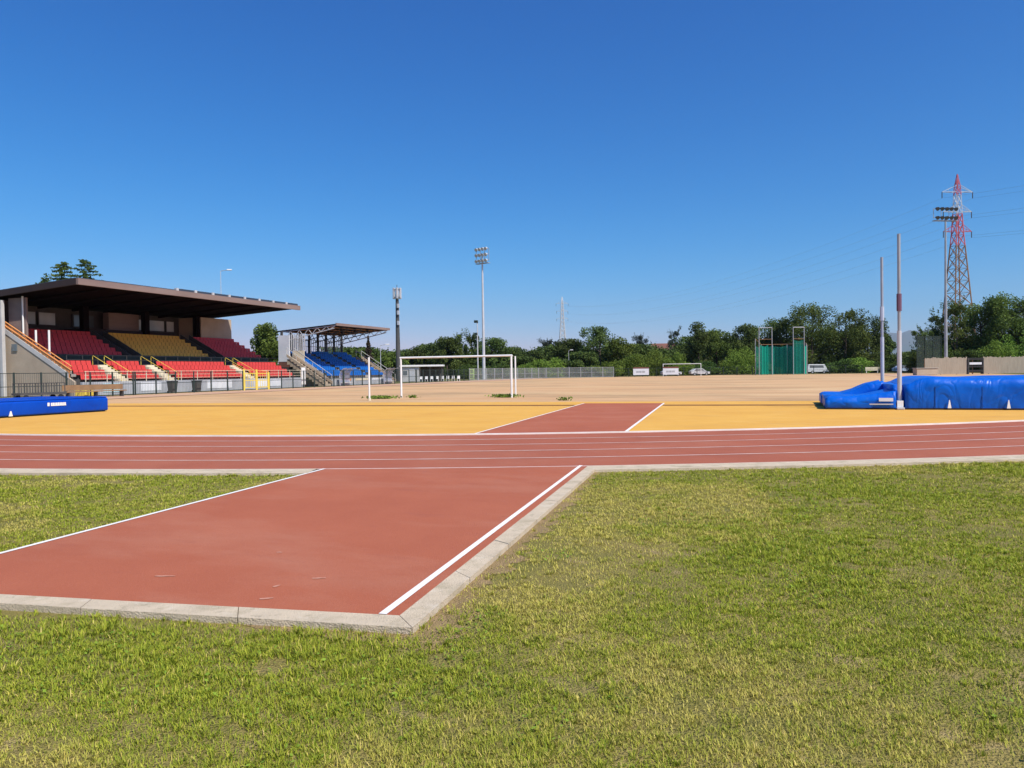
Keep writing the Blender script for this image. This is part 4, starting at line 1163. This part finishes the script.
floodlight((-53.87, 129.32), 24.6, R(-18), 'tall pale floodlight mast with a square lamp head in the middle distance', 3, 4, 3.1)
floodlight((26.05, 148.45), 28.8, R(28), 'tall floodlight mast with two rows of lamps in front of the red and white pylon', 2, 5, 4.4, 'grey', .3, 1.55)
S = empty('siren_pole', (-51.8, 121.6, 0), 0, 'short slim pole with dark loudspeakers just left of the central floodlight', 'pole')
MB().bar((0, 0, 0), (0, 0, 10.3), .13, 8, r2=.08).build('shaft', M['ltgrey'], S)
for z, s in ((10.4, .45), (8.2, .3)):
    MB().box((-.15, -.2, z), (.7*s*2, .5, .45)).build('loudspeaker', M['greenmetal'], S, bevel=.05)
S = empty('phone_mast', (-64.1, 114.83, 0), 0, 'dark tubular mobile phone mast crowned with pale antennas', 'mast')
MB().bar((0, 0, 0), (0, 0, 15.2), .47, 12, r2=.27).build('pole', M['darkmetal'], S)
for k in range(6):
    a = k*1.047; MB().box((.62*math.cos(a), .62*math.sin(a), 15.4), (.36, .36, 1.9)).build('antenna', M['ltgrey'], S, bevel=.04)
mb = MB()
for z in (14.7, 16.0): mb.path([(.75*math.cos(k*.5236), .75*math.sin(k*.5236), z) for k in range(13)], .05, 4)
mb.bar((0, 0, 15), (0, 0, 16.9), .05, 4); mb.build('ring_mount', M['darkmetal'], S)
for z in (13.2, 12.0, 10.2): MB().box((.35, -.35, z), (.35, .3, .7)).build('radio_unit', M['ltgrey'], S)

def pylon(c, h, rz, label, red=True, fade=False):
    S = empty('lattice_pylon', (*c, 0), rz, label, 'pylon', 'lattice power pylons')
    def wd(z): return .85+2.3*(1-z/(h*.72)) if z < h*.72 else .85-.45*(z-h*.72)/(h*.28) if z < h*.92 else .53*(1-(z-h*.92)/(h*.08))+.05
    nlev = 18; zs = [h*(1-(1-k/nlev)**1.25) for k in range(nlev+1)]
    secs = {}
    for k in range(nlev):
        z0, z1 = zs[k], zs[k+1]; key = ('redpaint' if z0 > h*.88 or h*.60 < z0 < h*.76 else 'ltgrey' if z0 > h*.76 else 'rust') if red else 'grey'
        if not red: key = 'ltgrey'
        mb = secs.setdefault((k//2, key), MB())
        w0, w1 = wd(z0), wd(z1); q = (1 if z0 < h*.76 else .62) if red else 2.0
        cs0 = [(sx*w0, sy*w0, z0) for sx, sy in ((-1,-1),(1,-1),(1,1),(-1,1))]; cs1 = [(sx*w1, sy*w1, z1) for sx, sy in ((-1,-1),(1,-1),(1,1),(-1,1))]
        for j in range(4):
            mb.bar(cs0[j], cs1[j], .15*q if k < 10 else .12*q, 4)
            mb.bar(cs0[j], cs1[(j+1) % 4], .075*q, 4); mb.bar(cs0[(j+1) % 4], cs1[j], .075*q, 4)
            mb.bar(cs1[j], cs1[(j+1) % 4], .05, 4)
    for (k, key), mb in secs.items(): mb.build('lattice_section', M[key], S)
    arms = []
    for z, L, key in ((h*.71, 3.6, 'redpaint'), (h*.81, 3.6, 'ltgrey'), (h*.91, 3.9, 'ltgrey')):
        for s in (-1, 1):
            w_ = wd(z); mb = MB()
            tip = (s*L, 0, z)
            for sy in (-1, 1):
                mb.bar((s*w_, sy*w_, z), tip, .08, 4); mb.bar((s*w_, sy*w_, z+1.5), tip, .06, 4)
            mb.bar((s*(w_+L)/2, 0, z+.7), (s*(w_+L)/2, 0, z), .05, 4)
            mb.build('cross_arm', M[key if red else 'ltgrey'], S)
            mb = MB().bar((s*L, 0, z), (s*L, 0, z-1.5), .10, 6); mb.build('insulator', M['darkmetal'], S)
            arms.append((s*L, z-1.5))
    c_, s_ = math.cos(rz), math.sin(rz)
    return [(c[0]+x*c_, c[1]+x*s_, z) for x, z in arms]
A1 = pylon((38.8, 206.6), 47.6, R(25), 'tall red and white lattice power pylon at the right')
A2 = pylon((-133.8, 451.8), 48, R(25), 'distant pale lattice power pylon above the trees in the centre', False)
d_ = Vector((38.8+133.8, 206.6-451.8, 0)).normalized()*260
names = ['left lower', 'right lower', 'left middle', 'right middle', 'left upper', 'right upper']
for i, (a, b) in enumerate(zip(A1, A2)):
    for (q, lab) in ((b, 'power cable from %s arm of the red pylon to the distant pylon'), ((a[0]+d_.x, a[1]+d_.y, a[2]), 'power cable leaving the picture from %s arm of the red pylon')):
        pts = []
        L = math.dist(a, q)
        for k in range(25):
            t = k/24; sag = 4*t*(1-t)*L*.028
            pts.append(tuple(a[j]+(q[j]-a[j])*t for j in (0, 1)) + (a[2]+(q[2]-a[2])*t-sag,))
        o = MB().path(pts, .018, 3).build('power_cable', M['grey'], fix=False)
        tag(o, lab % names[i], 'cable', 'power cables of the pylons')

def lamp(c, h, label, rz=0, arm=.9):
    S = empty('street_lamp', (*c, 0), rz, label, 'street lamp', 'street lamps')
    MB().bar((0, 0, 0), (0, 0, h), .07, 7, r2=.035).build('pole', M['ltgrey'], S)
    MB().bar((0, 0, h-.05), (arm, 0, h+.1), .04, 5).build('arm', M['grey'], S)
    MB().mm((arm-.1, -.16, h+.05), (arm+.55, .16, h+.2)).build('lamp_head', M['white'], S, bevel=.04)
lamp((-71.54, 80.03), 15.6, 'high street lamp rising behind the large grandstand roof', R(30))
lamp((-61.83, 105.0), 6.0, 'street lamp between the blue grandstand and the phone mast', R(20))
lamp((-43.79, 152.3), 5.7, 'short thin lamp pole below the distant pylon', R(10), .4)

# ------------------------------------------------------------------ throwing cage
def cage():
    S = empty('throwing_cage', (-1.2, 158.6, 0), R(20.0), 'green netted hammer and discus throwing cage with tall gates', 'throwing cage')
    H, HG = 7.3, 9.4
    front = [(-5.0, -1.6), (-2.6, -2.2), (1.6, -2.2), (4.0, -1.6)]
    posts = [(-5.2, 0, 7.3), (-5.0, -1.7, HG), (-2.6, -2.2, HG), (-3.2, 2.6, H-1.1), (-.6, 3.4, H-1.1), (2.2, 2.8, H-1.1), (1.6, -2.2, HG), (4.0, -1.6, HG), (5.0, 0, H-1), (5.6, 1.2, H-1.3)]
    for (x, y, h) in posts: MB().bar((x, y, -.03), (x, y, h), .075, 6).build('post', M['grey'], S)
    for (a, b) in ((1, 2), (6, 7)):
        MB().bar((posts[a][0], posts[a][1], HG), (posts[b][0], posts[b][1], HG), .07, 5).build('gate_bar', M['ltgrey'], S)
        MB().bar((posts[a][0], posts[a][1], H-.2), (posts[b][0], posts[b][1], H-.2), .05, 5).build('gate_bar', M['rust'], S)
    mb = MB(); mb.path([(posts[k][0], posts[k][1], posts[k][2]) for k in (0, 3, 4, 5, 8, 9)], .06, 5)
    mb.build('top_rail', M['rust'], S)
    def net(pts, z0, z1, m):
        q = MB()
        n = 10
        for (a, b) in zip(pts, pts[1:]):
            top = [(a[0]+(b[0]-a[0])*k/n+.06*math.sin(k*2.2), a[1]+(b[1]-a[1])*k/n+.10*math.sin(k*1.9), z1-.35*math.sin(math.pi*k/n)) for k in range(n+1)]
            bot = [(p[0], p[1], z0) for p in top]
            for k in range(n): q.add([bot[k], bot[k+1], top[k+1], top[k]], [(0, 1, 2, 3)])
        q.build('netting', M[m], S, fix=False)
    net([(-5.2, 0), (-3.2, 2.6), (-.6, 3.4), (2.2, 2.8), (5.0, 0)], .1, H-1.3, 'net')
    net([(-4.7, -1.65), (-3.3, -1.95)], .1, H-1.3, 'netpale')
    net([(1.7, -2.1), (3.9, -1.5)], .1, H-.3, 'net')
    net([(-2.55, -2.1), (-.9, 1.4), (1.6, -2.1)], .1, H-1.6, 'net')
    net([(4.0, -1.6), (5.0, 0)], .1, H-1.4, 'netpale')
cage()
def screen():
    S = empty('netting_screen', (22.9, 157.9, 0), R(21), 'dark green tall netting screen left of the right floodlight', 'netting screen')
    for k in range(4): MB().bar((k*1.55, 0, 0), (k*1.55, 0, 7.1), .06, 6).build('post', M['greenmetal'], S)
    q = MB(); q.add([(0, .05, .2), (4.65, .05, .2), (4.65, .05, 7.0), (0, .05, 7.0)], [(0, 1, 2, 3)]); q.build('netting', M['netdark'], S, fix=False)
screen()

# ------------------------------------------------------------------ boards, cars, sheds at the far end
def board(c, rz, wdt, label, base=.35):
    S = empty('advertising_board', (*c, 0), rz, label, 'board', 'white boards at the far end')
    MB().mm((-wdt/2, -.05, base), (wdt/2, .05, base+1.25)).build('panel', M['banner'], S)
    for s in (-.42, .42): MB().mm((wdt*s-.06, -.02, 0), (wdt*s+.06, .25, base+1.3)).build('leg', M['darkmetal'], S)
    mb = MB(); x = -wdt*.30
    for wd_ in (.22, .3, .2, .34, .22, .28, .2, .3):
        if x+wd_ > wdt*.36: break
        mb.mm((x, -.062, base+.45), (x+wd_*.7, -.052, base+.80)); x += wd_
    mb.build('lettering', M['grey'], S)
    MB().mm((-wdt/2, -.04, base+1.26), (wdt/2, .04, base+1.55)).build('top_strip', M['tile'], S)
board((-27.5, 147.7), R(12), 3.1, 'left of the two white boards standing at the far edge of the pitch')
board((-21.7, 148.2), R(12), 3.0, 'right of the two white boards, next to the far goal post')
def car(c, rz, m, label, van=False):
    S = empty('parked_car' if not van else 'parked_van', (*c, 0), rz, label, 'van' if van else 'car', 'vehicles parked beyond the far end')
    if van: prof = [(-2.3, .35), (2.3, .35), (2.35, .95), (1.95, 1.15), (1.45, 2.0), (-2.2, 2.05), (-2.35, 1.2)]
    else: prof = [(-2.0, .32), (2.05, .32), (2.1, .75), (1.2, .95), (.55, 1.42), (-1.1, 1.45), (-1.75, 1.0), (-2.05, .95)]
    MB().prism(prof, -.85, .85).build('body', M[m], S, bevel=.05)
    for s in (-1, 1):
        y = s*.855
        win = [(-1.9, 1.25), (1.3, 1.25), (1.1, 1.8), (-1.9, 1.85)] if van else [(-1.4, 1.0), (.95, 1.0), (.5, 1.35), (-1.05, 1.37)]
        MB().prism(win, y-.004, y+.012).build('side_windows', M['glass'], S)
    for x in (-1.3, 1.3):
        for s in (-1, 1):
            wl = MB().bar((x, s*.72, .32), (x, s*.90, .32), .32, 14).build('wheel', M['black'], S)
            MB().bar((x, s*.9, .32), (x, s*.91, .32), .19, 10).build('rim', M['grey'], wl)
    for s in (-.6, .6): MB().mm((2.0 if not van else 2.3, s-.15, .62), (2.12 if not van else 2.38, s+.15, .76)).build('headlight', M['paleglass'], S)
car((-23.0, 157.3), R(25), 'carwhite', 'white car behind the far goal, nearer its left post')
car((-17.6, 160.6), R(28), 'carwhite', 'white car behind the right post of the far goal')
car((6.0, 178.0), R(22), 'carwhite', 'white van parked just right of the throwing cage', True)
car((23.2, 178.2), R(22), 'carblue', 'silver blue car behind the blue mat wedge, between the uprights')
S = empty('low_board', (17.0, 176.0, 0), R(20), 'pale low board on two legs left of the rear vault upright', 'board')
MB().mm((-1.5, -.05, .5), (1.5, .05, 1.25)).build('panel', M['cream'], S)
for s in (-1.2, 1.2): MB().mm((s-.08, .051, 0), (s+.08, .15, 1.2)).build('leg', M['white'], S)

# board fence and small buildings on the right
def boardfence():
    a, b = Vector((20.5, 133.6, 0)), Vector((38.0, 139.5, 0)); L = (b-a).length; rz = math.atan2(b.y-a.y, b.x-a.x)
    S = empty('board_fence', a, rz, 'weathered beige board fence at the right behind the blue mat', 'fence')
    g = random.Random(4)
    for xa, xb in ((0, 6.6), (9.1, L-.2)):
        mb = MB(); x = xa
        while x < xb:
            mb.mm((x, 0, .05), (x+.185, .03, 2.55+g.random()*.22)); x += .2
        mb.build('board_panel', M['wood'], S)
    for k in range(8): MB().mm((k*2.5-.06, .033, 0), (k*2.5+.06, .15, 2.45)).build('post', M['brownwood'], S)
    for z in (.5, 1.9): MB().mm((0, .034, z), (6.5, .09, z+.12)).build('rail', M['brownwood'], S)
    S2 = empty('storage_rack', (a.x+7.9*math.cos(rz), a.y+7.9*math.sin(rz), 0), rz, 'dark open storage rack set into the board fence', 'rack')
    for x in (-1.15, 1.15): MB().mm((x-.06, -.2, 0), (x+.06, .5, 2.55)).build('upright', M['darkmetal'], S2)
    for z in (.35, 1.05, 2.2): MB().mm((-1.08, -.2, z), (1.08, .5, z+.38 if z > 2 else z+.3)).build('shelf', M['black'], S2)
    MB().mm((-1.0, -.15, 1.5), (.9, .3, 1.85)).build('white_bundle', M['banner'], S2)
boardfence()
S = empty('concrete_block', (19.9, 129.5, 0), R(20), 'low beige block left of the board fence, behind the blue mat', 'block')
MB().mm((-1.6, -.6, 0), (1.6, .6, 1.0)).build('body', M['tan'], S, bevel=.05)
MB().mm((-1.7, -.7, 1.003), (1.7, .7, 1.1)).build('cap', M['concrete'], S, bevel=.02)

# white roofed kiosk
S = empty('kiosk', (-57.2, 109.2, 0), R(22), 'low kiosk with a flat white roof and dark open front beyond the near goal', 'kiosk')
MB().mm((-2.9, -1.5, 2.45), (4.2, 2.2, 2.72)).build('roof', M['white'], S, bevel=.02)
MB().mm((-2.6, -1.2, 0), (.2, 1.9, 2.447)).build('wall', M['offwhite'], S)
MB().mm((.2, 1.6, 0), (4.0, 1.9, 2.446)).build('rear_wall', M['dkconc'], S)
for x in (2.0, 3.95): MB().mm((x-.07, -1.2, 0), (x+.07, -1.06, 2.445)).build('post', M['darkmetal'], S)
MB().mm((-1.4, -1.235, .05), (-.5, -1.202, 2.05)).build('door', M['ltgrey'], S)
MB().mm((-2.4, -1.235, 1.1), (-1.7, -1.202, 1.8)).build('window', M['glass'], S)
# row of white plastic chairs before the kiosk
ch0 = empty('plastic_chair', (0, 0, 0), 0, 'white plastic chair in the row before the dark side of the kiosk', 'chair', 'white chairs before the kiosk')
MB().mm((-.22, -.22, .40), (.22, .22, .45)).build('seat', M['white'], ch0)
MB().mm((-.22, .19, .45), (.22, .24, .88)).build('backrest', M['white'], ch0)
for x in (-.19, .19):
    for y in (-.19, .19): MB().mm((x-.025, y-.025, 0), (x+.025, y+.025, .40)).build('leg', M['white'], ch0)
for k in range(8):
    c = ch0 if k == 0 else copy_tree(ch0)
    c.location = (-55.6+k*.80, 107.0+k*.33, 0); c.rotation_euler = (0, 0, R(22))
# red roofed house far behind
S = empty('house', (-36.1, 232, 0), R(8), 'distant house with a low red tiled roof among the trees', 'house')
MB().mm((-3.2, -3, 0), (3.2, 3, 7.4)).build('wall', M['tan'], S)
mb = MB().add([(-3.7, -3.5, 7.4), (3.7, -3.5, 7.4), (3.7, 3.5, 7.4), (-3.7, 3.5, 7.4), (-3.7, 0, 9.4), (3.7, 0, 9.4)], [(0,1,5,4),(2,3,4,5),(1,2,5),(3,0,4),(3,2,1,0)])
mb.build('roof', M['tile'], S)
for x in (-1.6, 1.4): MB().mm((x-.5, -3.03, 4.6), (x+.5, -3.003, 6.2)).build('window', M['glass'], S)
MB().mm((1.2, .4, 8.6), (1.8, 1.0, 9.9)).build('chimney', M['offwhite'], S)

# ------------------------------------------------------------------ things by the near fence
def dugout(v, label):
    S = empty('team_dugout', (-51.1, v, 0), 0, label, 'dugout', 'team dugouts by the fence')
    arc = [(-.55, 0), (-.6, 1.2), (-.45, 1.75), (0, 2.1), (.45, 2.15)]
    q = MB()
    for (a, b) in zip(arc, arc[1:]): q.add([(a[0], -1.1, a[1]), (b[0], -1.1, b[1]), (b[0], 1.1, b[1]), (a[0], 1.1, a[1])], [(0, 1, 2, 3)])
    q.build('shell', M['plexi'], S, fix=False)
    for y in (-1.1, 0, 1.1): MB().path([(x, y, z) for x, z in arc], .04, 5).build('rib', M['ltgrey'], S)
    MB().mm((-.45, -1.0, .38), (-.1, 1.0, .45)).build('bench', M['white'], S)
dugout(79.0, 'curved grey plastic team dugout before the middle of the blue seats')
dugout(89.6, 'curved grey plastic team dugout at the right end of the blue grandstand')
S = empty('notice_board', (-51.0, 69.7, 0), 0, 'narrow white upright board by the fence at the stairs of the blue stand', 'sign')
MB().mm((-.04, -.35, .35), (.04, .35, 2.25)).build('panel', M['white'], S)
for y in (-.25, .25): MB().mm((-.09, y-.03, 0), (-.041, y+.03, 2.2)).build('leg', M['grey'], S)
# hurdles stacked, bench, crate behind the high jump mat
S = empty('timber_bench', (-48.9, 41.3, 0), R(90), 'long brown timber bench beside the fence behind the high jump mat', 'bench')
MB().mm((-2.6, -.2, .42), (2.6, .2, .50)).build('seat', M['brownwood'], S)
MB().mm((-2.6, .2, .55), (2.6, .25, .95)).build('backrest', M['brownwood'], S)
for x in (-2.3, 0, 2.3): MB().mm((x-.05, -.18, 0), (x+.05, .18, .42)).build('leg', M['darkmetal'], S)
S = empty('equipment_trolley', (-48.6, 36.6, 0), R(85), 'dark equipment trolley left of the timber bench by the fence', 'trolley')
MB().mm((-1.6, -.5, .35), (1.6, .5, .5)).build('deck', M['darkmetal'], S)
mb = MB()
for x in np.linspace(-1.5, 1.5, 9): mb.path([(x, -.45, .5), (x, -.45, 1.15), (x, .45, 1.15), (x, .45, .5)], .03, 4)
mb.build('rack', M['darkmetal'], S)
for x in (-1.2, 1.2):
    for y in (-.45, .45): MB().bar((x, y-.05, .18), (x, y+.05, .18), .18, 10).build('wheel', M['black'], S)
S = empty('yellow_crate', (-51.3, 42.3, 0), R(8), 'small yellow crate behind the fence at the near end of the large stand', 'crate')
MB().mm((-.45, -.45, 0), (.45, .45, .85)).build('body', M['yellowpaint'], S, bevel=.03)
MB().mm((-.48, -.48, .852), (.48, .48, .92)).build('lid', M['yellowpaint'], S)
for k, (vv, lab) in enumerate(((51.4, 'dark wheeled bin behind the fence, left of the pair'), (54.3, 'dark wheeled bin behind the fence, right of the pair'))):
    S = empty('wheeled_bin', (-51.6, vv, 0), 0, lab, 'bin', 'dark bins behind the fence')
    MB().add([(-.25, -.25, .08), (.25, -.25, .08), (.25, .25, .08), (-.25, .25, .08), (-.32, -.32, 1.0), (.32, -.32, 1.0), (.32, .32, 1.0), (-.32, .32, 1.0)],
        [(3,2,1,0),(4,5,6,7),(0,1,5,4),(1,2,6,5),(2,3,7,6),(3,0,4,7)]).build('body', M['darkmetal'], S)
    MB().mm((-.35, -.35, 1.002), (.35, .35, 1.07)).build('lid', M['black'], S)
    for y in (-.2, .2): MB().bar((-.3, y-.03, .1), (-.3, y+.03, .1), .1, 10).build('wheel', M['black'], S)

# ------------------------------------------------------------------ mountains on the horizon
def mountains():
    mb = MB(); n = 60; g = np.random.default_rng(3)
    rows = []
    for j, (dist, amp) in enumerate(((9500, 0), (11000, .5), (12500, 1.0), (14500, .0))):
        r = []
        for k in range(n):
            a = R(-2)+R(34)*k/(n-1)
            h = (330+420*float(fbm(np.array([k*.5]), np.array([j*.7]), .35, 7)))*math.sin(math.pi*k/(n-1))**.7
            r.append((math.sin(a)*dist, math.cos(a)*dist, -20+h*amp*1.35))
        rows.append(r)
    vs = [p for r in rows for p in r]
    fs = [(j*n+k, j*n+k+1, (j+1)*n+k+1, (j+1)*n+k) for j in range(3) for k in range(n-1)]
    mb.add(vs, fs)
    struct(mb.build('mountains', M['mount'], smooth=True))
mountains()

# ------------------------------------------------------------------ air
def haze():
    o = MB().mm((-16000, -400, -45), (16000, 16500, 1600)).build('haze', None) if False else None
    mb = MB().mm((-16000, -400, -60), (16000, 16500, 1500))
    m = bpy.data.materials.new('haze_air'); m.use_nodes = True
    N = m.node_tree.nodes; N.remove(N['Principled BSDF'])
    v = N.new('ShaderNodeVolumePrincipled'); v.inputs['Color'].default_value = (.58, .80, 1, 1); v.inputs['Density'].default_value = HAZE
    v.inputs['Anisotropy'].default_value = .1
    m.node_tree.links.new(v.outputs['Volume'], N['Material Output'].inputs['Volume'])
    tag(mb.build('haze', m), 'thin summer haze over the whole ground', 'haze', kind='stuff')
HAZE = 4e-5
haze()
